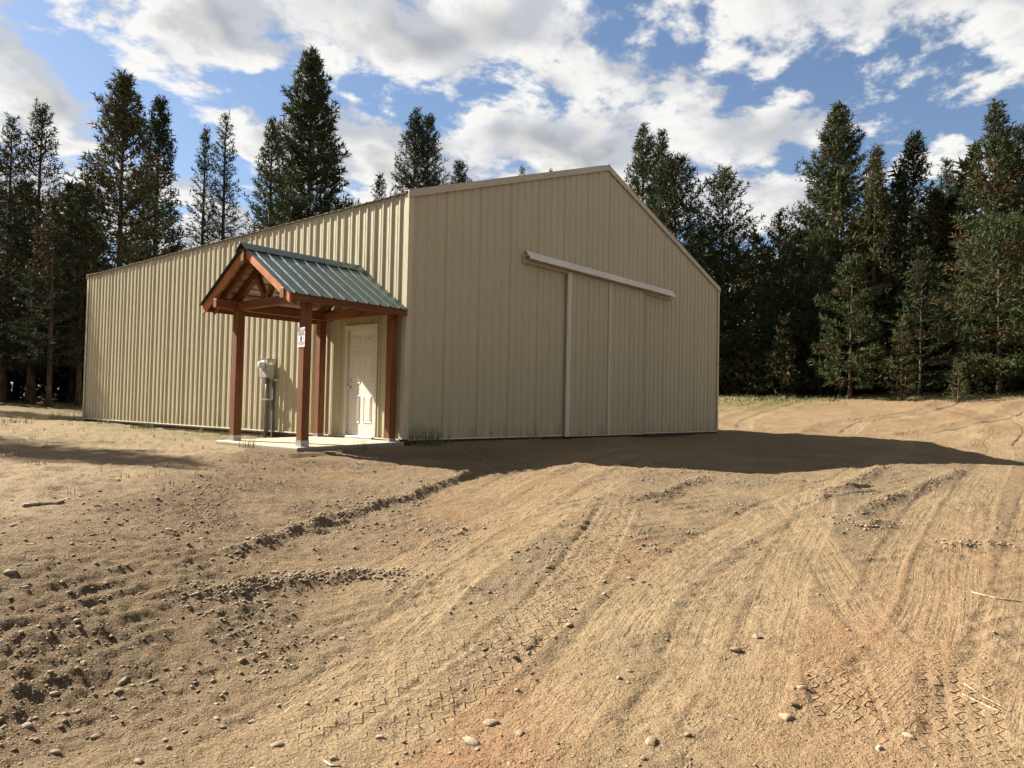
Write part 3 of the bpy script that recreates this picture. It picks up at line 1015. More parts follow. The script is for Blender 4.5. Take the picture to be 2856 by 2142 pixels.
DY0, DY1 = 0.735, 1.69          # the entry door's casing in the left wall
wall_of_sheets(LEN, lambda u, o, z: (-o, u, z), lambda m_: 2.06 if DY0 < m_ < DY1 else 0.0, lambda u: EAVE, extra=(DY0, DY1))
wall_of_sheets(WID, lambda u, o, z: (u, -o, z), lambda m_: 0.0, gable_top, extra=(WID / 2,))
wall_of_sheets(LEN, lambda u, o, z: (WID + o, u, z), lambda m_: 0.0, lambda u: EAVE)
wall_of_sheets(WID, lambda u, o, z: (u, LEN + o, z), lambda m_: 0.0, gable_top, extra=(WID / 2,))

# roof: ribbed sheets up each slope
cs = math.hypot(1, SLOPE)
for side in (0, 1):
    half = WID / 2 + 0.055
    n_sheets = int(math.ceil((LEN + 0.1) / (4 * PITCH)))
    for i in range(n_sheets):
        a = -0.04 + i * 4 * PITCH
        b_ = min(a + 4 * PITCH, LEN + 0.06)
        v, f = [], []
        for u, h in rib_profile(a, b_):
            for t in (0, 1):
                run = -0.055 + t * half
                X_ = run if side == 0 else WID - run
                v.append((X_, u, EAVE + 0.012 + SLOPE * run + h + 0.0012 * (i % 2)))
        for k in range(len(v) // 2 - 1):
            f.append((2 * k, 2 * k + 1, 2 * k + 3, 2 * k + 2))
        mesh_obj('roof_panel', v, f, M_roof, shed)


def prism(name, prof, place, t0, t1, mat, parent, bevel=0.0):
    """a closed section (a list of (p, q)) swept from t0 to t1; place(t, p, q)"""
    n = len(prof)
    v = [place(t0, *p) for p in prof] + [place(t1, *p) for p in prof]
    f = [tuple(range(n)), tuple(range(2 * n - 1, n - 1, -1))]
    f += [(i, n + i, n + (i + 1) % n, (i + 1) % n) for i in range(n)]
    o = mesh_obj(name, v, f, mat, parent)
    bm = bmesh.new()
    bm.from_mesh(o.data)
    bmesh.ops.recalc_face_normals(bm, faces=bm.faces)
    bm.to_mesh(o.data)
    bm.free()
    if bevel:
        bevel_mesh(o, bevel)
    return o


# rows of roofing screws on the two walls in view
def screw_rows(total, place, top):
    v, f = [], []
    for row in range(9):
        zz = 0.12 + 0.76 * row
        for k in range(1, int(total / PITCH)):
            u = k * PITCH + 0.045
            if zz > top(u) - 0.1 or (place is PL_LEFT and DY0 - 0.05 < u < DY1 + 0.05 and zz < 2.1):
                continue
            o = len(v)
            for a in range(6):
                v.append(place(u + 0.0075 * math.cos(a * 1.047), 0.0005, zz + 0.0075 * math.sin(a * 1.047)))
            for a in range(6):
                v.append(place(u + 0.005 * math.cos(a * 1.047), 0.0065, zz + 0.005 * math.sin(a * 1.047)))
            f += [(o + a, o + (a + 1) % 6, o + 6 + (a + 1) % 6, o + 6 + a) for a in range(6)] + [tuple(o + 6 + a for a in range(6))]
    so = mesh_obj('screws', v, f, M_screw, shed)
    so['kind'] = 'stuff'


PL_LEFT = lambda u, o, z: (-o, u, z)
PL_FRONT = lambda u, o, z: (u, -o, z)
screw_rows(LEN, PL_LEFT, lambda u: EAVE)
screw_rows(WID, PL_FRONT, gable_top)

# corner trims (an angle of bent sheet)
for cx, cy, sx, sy in ((0, 0, -1, -1), (WID, 0, 1, -1), (0, LEN, -1, 1), (WID, LEN, 1, 1)):
    T_ = 0.028
    prof = [(cx + sx * T_, cy + sy * T_), (cx + sx * T_, cy - sy * 0.085), (cx + sx * (T_ - .004), cy - sy * 0.085), (cx + sx * (T_ - .004), cy + sy * (T_ - .004)),
            (cx - sx * 0.085, cy + sy * (T_ - .004)), (cx - sx * 0.085, cy + sy * T_)]
    prism('corner_trim', prof, lambda t, p, q: (p, q, t), 0.004, EAVE - 0.004, M_corner, shed)

# rake trims along both gables: a face board and a cap over the roof edge
for gy, s in ((0, -1), (LEN, 1)):
    for side in (0, 1):
        def pl(t, p, q, side=side, gy=gy, s=s):
            X_ = t if side == 0 else WID - t
            return (X_, gy + s * p, EAVE + SLOPE * t + q)
        prof = [(0.022, -0.075), (0.048, -0.075), (0.048, 0.062), (-0.09, 0.062), (-0.09, 0.050), (0.022, 0.050)]
        prism('rake_trim', prof, pl, -0.05, WID / 2 - (0.0 if side == 0 else -0.0), M_trim_tan, shed)
prism('ridge_cap', [(WID / 2 - 0.16, RIDGE - 0.16 * SLOPE + 0.036), (WID / 2, RIDGE + 0.04), (WID / 2 + 0.16, RIDGE - 0.16 * SLOPE + 0.036),
                    (WID / 2 + 0.16, RIDGE - 0.16 * SLOPE + 0.044), (WID / 2, RIDGE + 0.076), (WID / 2 - 0.16, RIDGE - 0.16 * SLOPE + 0.044)],
      lambda t, p, q: (p, t, q), -0.052, LEN + 0.052, M_trim_tan, shed)

# bottom trims and the treated splash board
for a, b_ in ((0.09, DY0 - 0.006), (DY1 + 0.006, LEN - 0.09)):
    box('base_trim', (-0.038, -0.0255), (a, b_), (-0.014, 0.010), M_trim, shed)
    box('splash_board', (-0.006, 0.032), (a, b_), (-0.30, 0.002), M_splash, shed)
for a, b_ in ((0.09, 4.62), (8.06, WID - 0.09)):
    box('base_trim', (a, b_), (-0.038, -0.0255), (-0.014, 0.010), M_trim, shed)
box('splash_board', (0.01, WID - 0.01), (-0.006, 0.032), (-0.30, 0.002), M_splash, shed)
box('splash_board', (WID - 0.032, WID + 0.006), (0.04, LEN - 0.01), (-0.30, 0.002), M_splash, shed)
box('splash_board', (0.04, WID - 0.04), (LEN - 0.032, LEN + 0.006), (-0.30, 0.002), M_splash, shed)

# sliding doors
DZ0, DZ1 = -0.025, 3.665
for leaf, (a, b_) in enumerate(((4.655, 6.352), (6.366, 8.03))):
    y0 = -0.062
    door = box('sliding_door', (a + 0.01, b_ - 0.01), (y0 + 0.004, -0.026), (DZ0, DZ1), M_side, shed)
    lw = 0.135 if leaf == 0 else 0.045
    cuts = [a + lw] + [k * 4 * PITCH for k in range(3, 12) if a + lw + 0.06 < k * 4 * PITCH < b_ - 0.08] + [b_ - 0.03]
    for i, (p, q) in enumerate(zip(cuts[:-1], cuts[1:])):
        sheet('siding_panel', p, q, lambda u, o, z: (u, y0 - o, z), lambda u: DZ0 + 0.012, lambda u: DZ1 - 0.01, M_side, door, 0.0012 * (i % 2))
    box('door_trim', (a, a + lw), (y0 - 0.030, y0 + 0.002), (DZ0 - 0.004, DZ1), M_trim, door, 0.003)
    if leaf == 0:
        box('door_trim', (a + 0.05, a + 0.062), (y0 - 0.036, y0 - 0.029), (DZ0, DZ1 - 0.004), M_trim, door)
    box('door_trim', (b_ - 0.03, b_), (y0 - 0.028, y0 + 0.002), (DZ0 - 0.002, DZ1), M_trim_tan, door, 0.003)
    box('door_trim', (a + lw + .002, b_ - 0.032), (y0 - 0.026, y0 - 0.02), (DZ0 - 0.004, DZ0 + 0.02), M_trim_tan, door)

# door track under its hood
prism('track_cover', [(-0.0205, 3.875), (-0.07, 3.872), (-0.185, 3.722), (-0.185, 3.690), (-0.178, 3.690), (-0.178, 3.718), (-0.068, 3.862), (-0.0205, 3.865)],
      lambda t, p, q: (t, p, q), 3.17, 9.50, M_cover, shed)
box('door_track', (3.13, 9.54), (-0.060, -0.0205), (3.615, 3.79), M_trim_tan, shed)
box('door_track', (3.145, 9.52), (-0.130, -0.066), (3.735, 3.80), M_steel, shed)
for x_ in np.arange(3.4, 9.5, 0.61):
    box('track_bracket', (x_, x_ + 0.05), (-0.066, -0.060), (3.66, 3.84), M_steel, shed)

# entry door: casing, slab with six raised panels, hardware
frame = empty('door_frame', (0, (DY0 + DY1) / 2, 0))
frame.parent = shed
frame.location = Vector((0, (DY0 + DY1) / 2, 0)) - shed.location
box('casing', (-0.032, 0.06), (1.62, DY1), (-0.012, 1.995), M_white, frame, 0.004)
box('casing', (-0.032, 0.06), (DY0, 0.805), (-0.012, 1.995), M_white, frame, 0.004)
box('casing', (-0.034, 0.06), (DY0, DY1), (1.998, 2.062), M_white, frame, 0.004)
box('drip_cap', (-0.048, -0.0205), (DY0 - 0.015, DY1 + 0.015), (2.064, 2.078), M_trim, frame)
box('threshold', (-0.06, 0.05), (0.807, 1.618), (-0.045, 0.012), M_steel, frame, 0.004)
SX = 0.020
slabd = box('entry_door', (SX, SX + 0.045), (0.808, 1.616), (0.016, 1.992), M_door, shed)
for c0, c1 in ((0.915, 1.155), (1.268, 1.508)):
    for z0_, z1_ in ((0.255, 0.765), (0.985, 1.585), (1.715, 1.865)):
        # moulding ring and raised field
        ring_v, ring_f = [], []
        lev = [(0.0, -0.0015), (0.012, -0.010), (0.022, -0.002), (0.034, -0.002), (0.050, -0.009)]
        for ins_, o_ in lev:
            for yy, zz in ((c0 + ins_, z0_ + ins_), (c1 - ins_, z0_ + ins_), (c1 - ins_, z1_ - ins_), (c0 + ins_, z1_ - ins_)):
                ring_v.append((SX + o_, yy, zz))
        for k in range(len(lev) - 1):
            for i in range(4):
                ring_f.append((k * 4 + i, (k + 1) * 4 + i, (k + 1) * 4 + (i + 1) % 4, k * 4 + (i + 1) % 4))
        kk = (len(lev) - 1) * 4
        ring_f.append((kk + 3, kk + 2, kk + 1, kk))
        mesh_obj('door_panel', ring_v, ring_f, M_door, slabd)


def lathe_x(name, cx, cy, cz, prof, mat, parent, n=20):
    """turned about the x axis: prof = (x offset, radius)"""
    v, f = [], []
    for dx, r in prof:
        for k in range(n):
            a = 2 * math.pi * k / n
            v.append((cx + dx, cy + r * math.cos(a), cz + r * math.sin(a)))
    for i in range(len(prof) - 1):
        for k in range(n):
            k2 = (k + 1) % n
            f.append((i * n + k, (i + 1) * n + k, (i + 1) * n + k2, i * n + k2))
    f.append(tuple(range(n - 1, -1, -1)))
    f.append(tuple((len(prof) - 1) * n + k for k in range(n)))
    o = mesh_obj(name, v, f, mat, parent, smooth=True)
    bm = bmesh.new()
    bm.from_mesh(o.data)
    bmesh.ops.recalc_face_normals(bm, faces=bm.faces)
    bm.to_mesh(o.data)
    bm.free()
    return o


lathe_x('door_knob', SX, 1.55, 0.905, [(0, 0.033), (-0.008, 0.033), (-0.012, 0.013), (-0.035, 0.013), (-0.040, 0.024), (-0.052, 0.029), (-0.066, 0.025), (-0.070, 0.012)], M_steel, slabd)
lathe_x('deadbolt', SX, 1.55, 1.05, [(0, 0.031), (-0.010, 0.031), (-0.022, 0.024), (-0.026, 0.012)], M_steel, slabd)

# ------------------------------------------------------------------ porch
SLAB_T = lambda x: -0.072 + (x + 2.16) / 2.12 * 0.040
sv_ = [(-2.16, -0.07, -0.20), (-0.04, -0.07, -0.20), (-0.04, 2.42, -0.20), (-2.16, 2.42, -0.20),
       (-2.16, -0.07, SLAB_T(-2.16)), (-0.04, -0.07, SLAB_T(-0.04)), (-0.04, 2.42, SLAB_T(-0.04)), (-2.16, 2.42, SLAB_T(-2.16))]
slab = mesh_obj('concrete_slab', sv_, BOXF, M_conc)
bevel_mesh(slab, 0.014)
tag(slab, 'pale concrete porch slab at the foot of the entry door', 'slab')
porch = empty('timber_porch', (-1.2, 1.2, -0.042), 'red stained timber porch with a green metal gable roof', 'porch')
PW = 0.14
posts = []
for (px_, py_) in ((-2.02, 2.07), (-2.02, 0.055), (-0.235, 2.20), (-0.235, 0.10)):
    o = box('post', (px_, px_ + PW), (py_, py_ + PW), (0.004, 2.19), M_wz, porch, 0.006)
    box('post_base', (px_ - 0.003, px_ + PW + 0.003), (py_ - 0.003, py_ + PW + 0.003), (SLAB_T(px_) - 0.004, 0.026), M_steel, o)
    posts.append(o)
RY, EZ, RZ, HALF = 1.27, 2.285, 3.135, 1.33      # roof plane: eave and ridge heights, half span
RS = (RZ - EZ) / HALF
X0, X1 = -2.38, -0.026
ra = math.atan(RS)


def roof_z(y):
    return RZ - RS * abs(y - RY)


# plates on the posts, ridge beam
for yc in (2.07 + 0.09, 0.055 + 0.07):
    box('plate_beam', (X0 - 0.01, X1), (yc - 0.055, yc + 0.055), (2.192, 2.345), M_wx, porch, 0.005)
box('ridge_beam', (X0 - 0.035, X1), (RY - 0.045, RY + 0.045), (RZ - 0.26, RZ - 0.065), M_wx, porch, 0.005)
# front truss over the outer posts and one against the wall
for xt in (-1.95, -0.17):
    beam('tie_beam', (xt, 0.175, 2.265), (xt, 2.105, 2.265), 0.10, 0.14, M_wy, porch)
    for s in (-1, 1):
        off = 0.085
        a = Vector((xt, RY + s * 0.05, roof_z(RY + s * 0.05) - off - 0.07))
        b_ = Vector((xt, RY + s * 1.16, roof_z(RY + s * 1.16) - off - 0.07))
        beam('rafter', a, b_, 0.09, 0.14, M_wy, porch, (1, 0, 0) if False else (0, 0, 1))
        beam('strut', (xt, RY + s * 0.03, 2.34), (xt, RY + s * 0.30, roof_z(RY + s * 0.30) - 0.22), 0.085, 0.085, M_wz, porch)
# inner barge rafters just behind the gable boards
for s in (-1, 1):
    a = Vector((X0 + 0.17, RY + s * 0.05, roof_z(RY + s * 0.05) - 0.155))
    b_ = Vector((X0 + 0.17, RY + s * 1.27, roof_z(RY + s * 1.27) - 0.155))
    beam('rafter', a, b_, 0.045, 0.13, M_wy, porch)
    # gable fascia board with plumb-cut ends
    h_ = 0.165
    sy0, sy1 = RY + s * 0.052, RY + s * (HALF + 0.005)
    v = []
    for X_ in (X0 + 0.008, X0 + 0.046):
        v += [(X_, sy0, roof_z(sy0) - 0.012), (X_, sy1, roof_z(sy1) - 0.012), (X_, sy1, roof_z(sy1) - 0.012 - h_), (X_, sy0, roof_z(sy0) - 0.012 - h_)]
    o = mesh_obj('gable_fascia', v, [(0, 1, 2, 3), (7, 6, 5, 4), (0, 4, 5, 1), (1, 5, 6, 2), (2, 6, 7, 3), (3, 7, 4, 0)], M_fascia, porch)
    bm = bmesh.new()
    bm.from_mesh(o.data)
    bmesh.ops.recalc_face_normals(bm, faces=bm.faces)
    bm.to_mesh(o.data)
    bm.free()
    bevel_mesh(o, 0.004)
    # eave fascia
    ye = RY + s * (HALF - 0.02)
    box('eave_fascia', (X0 + 0.05, X1), (ye - 0.019, ye + 0.019), (EZ - 0.130, EZ - 0.008), M_wx, porch, 0.004)
    # skip sheathing: pine boards with gaps under the metal
    for k in range(8):
        t = 0.09 + k * 0.152
        yc = RY + s * t
        c = Vector((0, yc, roof_z(yc) - 0.040))
        beam('roof_board', (X0 + 0.05, c.y, c.z), (X1, c.y, c.z), 0.085, 0.022, M_pine if k % 2 == 0 else M_under, porch, (0, s * math.sin(ra), math.cos(ra)), 0.002)
    # pale underside and green sheets above
    v = []
    for X_ in (X0 + 0.012, X1):
        for t in (0.03, HALF - 0.01):
            v.append((X_, RY + s * t, RZ - RS * t - 0.018))
    mesh_obj('roof_underlay', v, [(0, 1, 3, 2)], M_under, porch)
    cuts = [X0 - 0.045, X0 - 0.045 + 4 * PITCH, X0 - 0.045 + 8 * PITCH, X1]
    for i in range(3):
        v, f = [], []
        for u, h in rib_profile(cuts[i], cuts[i + 1]):
            for t in (0.02, HALF + 0.045):
                v.append((u, RY + s * t, RZ - RS * t + h * 0.95 + 0.0015 * (i % 2)))
        for k in range(len(v) // 2 - 1):
            f.append((2 * k, 2 * k + 1, 2 * k + 3, 2 * k + 2))
        mesh_obj('roof_panel', v, f, M_green, porch)
prism('ridge_cap', [(RY - 0.17, RZ - 0.17 * RS + 0.020), (RY - 0.03, RZ + 0.018), (RY, RZ + 0.040), (RY + 0.03, RZ + 0.018), (RY + 0.17, RZ - 0.17 * RS + 0.020),
                    (RY + 0.17, RZ - 0.17 * RS + 0.028), (RY + 0.03, RZ + 0.028), (RY, RZ + 0.050), (RY - 0.03, RZ + 0.028), (RY - 0.17, RZ - 0.17 * RS + 0.028)],
      lambda t, p, q: (t, p, q), X0 - 0.065, X1, M_green, porch)

# ------------------------------------------------------------------ electric meter
meter = empty('electric_meter', (-0.15, 4.2, -0.14), 'grey electric meter box on conduit against the sunlit ribbed wall', 'meter box')
mbox = box('meter_box', (-0.235, -0.065), (4.04, 4.355), (1.11, 1.505), M_grey, meter, 0.008)
box('box_lid', (-0.243, -0.236), (4.05, 4.345), (1.12, 1.30), M_grey, mbox, 0.003)
box('sticker', (-0.200, -0.120), (4.0375, 4.0395), (1.385, 1.435), M_sign, mbox)
box('sticker', (-0.2375, -0.2355), (4.22, 4.29), (1.452, 1.478), M_sign, mbox)
box('box_rim', (-0.24, -0.060), (4.035, 4.36), (1.502, 1.512), M_grey, mbox)
lathe_x('meter_dial', -0.236, 4.20, 1.375, [(0, 0.088), (-0.022, 0.088), (-0.026, 0.076), (-0.10, 0.072), (-0.112, 0.060), (-0.114, 0.02)], M_glass, meter)
lathe_x('meter_ring', -0.236, 4.20, 1.375, [(0, 0.094), (-0.020, 0.094), (-0.024, 0.086)], M_steel, meter)
zb = gz(-0.15, 4.2) - 0.05
tube('conduit', [(-0.15, 4.185, 1.112), (-0.15, 4.185, 0.62), (-0.15, 4.19, zb)], 0.031, M_pipe, meter, 14)
for yy in (4.10, 4.33):
    box('strut_channel', (-0.064, -0.0225), (yy - 0.022, yy + 0.022), (zb, 1.16), M_strut, meter)
box('conduit_clamp', (-0.19, -0.066), (4.075, 4.35), (0.645, 0.675), M_steel, meter)
box('strut_channel', (-0.064, -0.0225), (3.93, 4.078), (1.055, 1.095), M_trim, meter)

# ------------------------------------------------------------------ sign on the near post
SXF = -2.02 - 0.004
sign = box('warning_sign', (SXF - 0.003, SXF), (0.025, 0.222), (1.470, 1.775), M_sign)
tag(sign, 'white private property warning sign on the nearest porch post', 'sign')
sign_c = 0.1235


def text(body, y, z, size, mat, w=None):
    cu = bpy.data.curves.new('lettering', 'FONT')
    cu.body = body
    cu.align_x = 'CENTER'
    cu.align_y = 'CENTER'
    cu.size = size
    cu.offset = size * 0.02
    cu.materials.append(mat)
    tmp = bpy.data.objects.new('lettering', cu)
    COL.objects.link(tmp)
    dg = bpy.context.evaluated_depsgraph_get()
    me = bpy.data.meshes.new_from_object(tmp.evaluated_get(dg))
    bpy.data.objects.remove(tmp)
    co = np.array([v.co for v in me.vertices])
    if w and len(co):
        co[:, 0] *= w / (co[:, 0].max() - co[:, 0].min())
    faces = [tuple(p.vertices) for p in me.polygons]
    v = np.stack([np.full(len(co), SXF - 0.0048), y - co[:, 0], z + co[:, 1]], -1)
    return mesh_obj('lettering', v, faces, mat, sign)


def patch(y0, y1, z0, z1, mat, name='print', lift=0.0038):
    return mesh_obj(name, [(SXF - lift, y0, z0), (SXF - lift, y1, z0), (SXF - lift, y1, z1), (SXF - lift, y0, z1)], [(3, 2, 1, 0)], mat, sign)


patch(0.030, 0.217, 1.716, 1.757, M_red)
text('WARNING', sign_c, 1.736, 0.042, M_sign, 0.165)
text('PRIVATE', sign_c, 1.694, 0.040, M_dark, 0.145)
text('PROPERTY', sign_c, 1.661, 0.040, M_dark, 0.172)
patch(0.099, 0.149, 1.560, 1.636, M_slate)
patch(0.109, 0.139, 1.592, 1.624, M_dark, lift=0.0044)
for yy in (0.050, 0.188):
    patch(yy, yy + 0.020, 1.600, 1.613, M_dark)
    patch(yy + 0.004, yy + 0.016, 1.586, 1.597, M_slate)
text('NO TRESPASSING', sign_c, 1.546, 0.024, M_dark, 0.175)
for k, zz in enumerate((1.524, 1.514, 1.504)):
    patch(0.034 + 0.006 * k, 0.213 - 0.006 * k, zz, zz + 0.006, M_pink)
patch(0.070, 0.180, 1.484, 1.488, M_slate)


# ------------------------------------------------------------------ trees
GREENS = {'green': ((0.024, 0.033, 0.013), (0.054, 0.062, 0.023)), 'dark': ((0.015, 0.023, 0.011), (0.033, 0.043, 0.018)),
          'olive': ((0.040, 0.044, 0.018), (0.085, 0.082, 0.034)), 'blue': ((0.024, 0.036, 0.018), (0.052, 0.066, 0.032))}
BROWN = np.array((0.074, 0.046, 0.023))


def conifer(h, r, crown0=0.12, dens=1.0, tone='green', brown=0.12, profile='cone', droop=0.15, tuft=0.30, whorl=0.40, nb=(4, 7), lean=0.3, fine=1.0, twigs=6, per_m=15.0, bare=0.22):
    """trunk, boughs with side twigs, and needles set like a brush along every twig;
    returns trunk (verts, faces) and crown (verts, tris, tones)"""
    tr = max(0.04, h * 0.011)
    ax = rng.uniform(0, 2 * math.pi)
    trunk_pts, rads = [], []
    for i in range(11):
        t = i / 10
        wob = 0.02 * h * lean * t * t
        trunk_pts.append((math.cos(ax) * wob + 0.04 * math.sin(3 * t + ax), math.sin(ax) * wob + 0.04 * math.cos(2 * t), h * 0.985 * t))
        rads.append(tr * (1 - t) ** 0.85 + 0.012 + (tr * 0.5 if i == 0 else 0))
    tp = np.array(trunk_pts)
    tv, tf = tube_geo(trunk_pts, rads, 8)
    lo, hi = np.array(GREENS[tone][0]), np.array(GREENS[tone][1])
    A, B, Wn, Bt, Br = [], [], [], [], []          # twig starts and ends, needle length, brown draw
    bv, bf = [], []
    z = h * crown0
    while z < h * 0.985:
        t = min(0.999, max(0.0, (z / h - crown0) / (1 - crown0)))
        if profile == 'cone':
            rad = r * (1 - t) ** 0.80 * min(1, 0.6 + t * 4)
        elif profile == 'round':
            rad = r * max(0.02, 1 - t ** 2.2) ** 0.75 * min(1, 0.5 + t * 3)
        else:
            rad = r * min(1, (1 - t) * 1.7) ** 0.9 * min(1, 0.6 + t * 2.5) + 0.05
        n_b = int(rng.integers(nb[0], nb[1] + 1))
        a0 = rng.uniform(0, 6.28)
        ci = np.array([np.interp(z, tp[:, 2], tp[:, 0]), np.interp(z, tp[:, 2], tp[:, 1])])
        for k in range(n_b):
            a = a0 + k * 6.28 / n_b + rng.uniform(-0.45, 0.45)
            L_ = max(0.12, rad * rng.uniform(0.60, 1.10) * (1.2 if rng.random() < 0.06 else 1.0))
            rise = rng.uniform(0.05, 0.30) + 0.75 * t ** 1.5 - droop * (1 - t) * 1.6
            s_ = np.linspace(0, 1, 6)
            bend = rng.uniform(-0.25, 0.25)
            z0 = z + rng.uniform(-0.2, 0.2) * whorl
            pts = np.stack([ci[0] + L_ * s_ * np.cos(a + bend * s_), ci[1] + L_ * s_ * np.sin(a + bend * s_), z0 + L_ * (rise * s_ + 0.24 * s_ ** 2.4)], -1)
            o = len(bv)
            br = 0.009 + 0.012 * L_
            for i in (0, 3, 5):
                w = br * (1 - 0.8 * s_[i])
                for j in range(3):
                    an_ = j * 2.094
                    bv.append((pts[i, 0] - math.sin(a) * w * math.cos(an_), pts[i, 1] + math.cos(a) * w * math.cos(an_), pts[i, 2] + w * math.sin(an_)))
            for seg in (0, 1):
                for j in range(3):
                    j2 = (j + 1) % 3
                    q = o + seg * 3
                    bf.append((q + j, q + j2, q + 3 + j2))
                    bf.append((q + j, q + 3 + j2, q + 3 + j))
            bt = rng.random()
            st = bare if t < 0.75 else 0.08
            at = lambda v: np.stack([np.interp(v, s_, pts[:, c]) for c in range(3)], -1)
            knots = np.linspace(st, 1.0, 4)
            q = at(knots)
            for p0, p1 in zip(q[:-1], q[1:]):
                A.append(p0); B.append(p1); Bt.append(bt)
            m = max(2, int(round(twigs * dens * (0.35 + 0.45 * L_))))
            sv = rng.uniform(st, 0.92, m)
            side = np.where(rng.random(m) < 0.5, -1, 1) * rng.uniform(0.5, 1.1, m)
            ln = L_ * (1.05 - sv) * rng.uniform(0.45, 0.8, m) + 0.16
            P0 = at(sv)
            dirs = np.stack([np.cos(a + bend + side), np.sin(a + bend + side), rise + 0.25 + rng.normal(0, 0.22, m)], -1)
            P1 = P0 + dirs * ln[:, None]
            for p0, p1 in zip(P0, P1):
                A.append(p0); B.append(p1); Bt.append(bt)
        z += whorl * rng.uniform(0.7, 1.25) * (1.0 if t < 0.75 else 0.75)
    top = np.array([tp[-1, 0], tp[-1, 1], h])
    A.append(top - np.array([0, 0, 0.09 * h * 0.7])); B.append(top); Bt.append(rng.random())
    A, B, Bt = np.array(A), np.array(B), np.array(Bt)
    seg = B - A
    sl = np.linalg.norm(seg, axis=1)
    cnt = np.maximum(2, np.round(sl * per_m * rng.uniform(0.8, 1.2, len(sl)))).astype(int)
    idx = np.repeat(np.arange(len(A)), cnt)
    n_ = len(idx)
    u = rng.random(n_)
    u = np.where(rng.random(n_) < 0.2, 1.0 - 0.06 * rng.random(n_), u)          # tips are full
    P = A[idx] + seg[idx] * u[:, None]
    ax_ = seg[idx] / np.maximum(sl[idx], 1e-6)[:, None]
    rv = rng.normal(size=(n_, 3))
    rv -= (rv * ax_).sum(1)[:, None] * ax_
    rv /= np.maximum(np.linalg.norm(rv, axis=1, keepdims=True), 1e-6)
    fw = rng.uniform(0.35, 1.1, n_)[:, None]
    d = rv + ax_ * fw + np.array([0, 0, 0.18])
    d /= np.linalg.norm(d, axis=1, keepdims=True)
    ln = (tuft * 0.75 * rng.uniform(0.65, 1.2, n_))[:, None]
    sd_ = np.cross(d, rng.normal(size=(n_, 3)))
    sd_ /= np.maximum(np.linalg.norm(sd_, axis=1, keepdims=True), 1e-6)
    w = ln * 0.11 * fine
    tri = np.stack([P + sd_ * w, P - sd_ * w, P + d * ln], 1)
    nv = tri.reshape(-1, 3)
    mixv = np.clip(rng.normal(0.5, 0.22, len(A)), 0, 1)[idx][:, None] * 0.7 + 0.3 * rng.random((n_, 1))
    tone_ = (lo + (hi - lo) * mixv) * 1.18
    dead = ((Bt < brown * 0.75) & (rng.random(len(A)) < 0.85)) | (rng.random(len(A)) < brown * 0.3)
    bcol = BROWN * rng.uniform(0.55, 1.25, (n_, 1))
    tone_ = np.where(dead[idx][:, None], bcol, tone_)
    tone_ = np.repeat(tone_, 3, axis=0)
    bvn = np.array(bv)
    crown_v = np.vstack([bvn, nv])
    crown_f = np.vstack([np.array(bf), np.arange(len(nv)).reshape(-1, 3) + len(bvn)])
    tones = np.vstack([np.tile((0.055, 0.042, 0.032), (len(bvn), 1)), tone_])
    return tv, tf, crown_v, crown_f, tones


def plant_tree(name, x, y, label, cat='tree', group=None, h=15, r=2, **kw):
    zb_ = gz(x, y) - 0.08
    root = empty(name, (x, y, zb_), label, cat, group)
    tv, tf, cv, cf, ct = conifer(h, r, **kw)
    off = np.array([x, y, zb_])
    mesh_obj('trunk', np.array([tuple(v) for v in tv]) + off, tf, M_bark, root, smooth=True)
    mesh_obj('crown', cv + off, cf, M_needle, root, attr={'tone': ct})
    return root


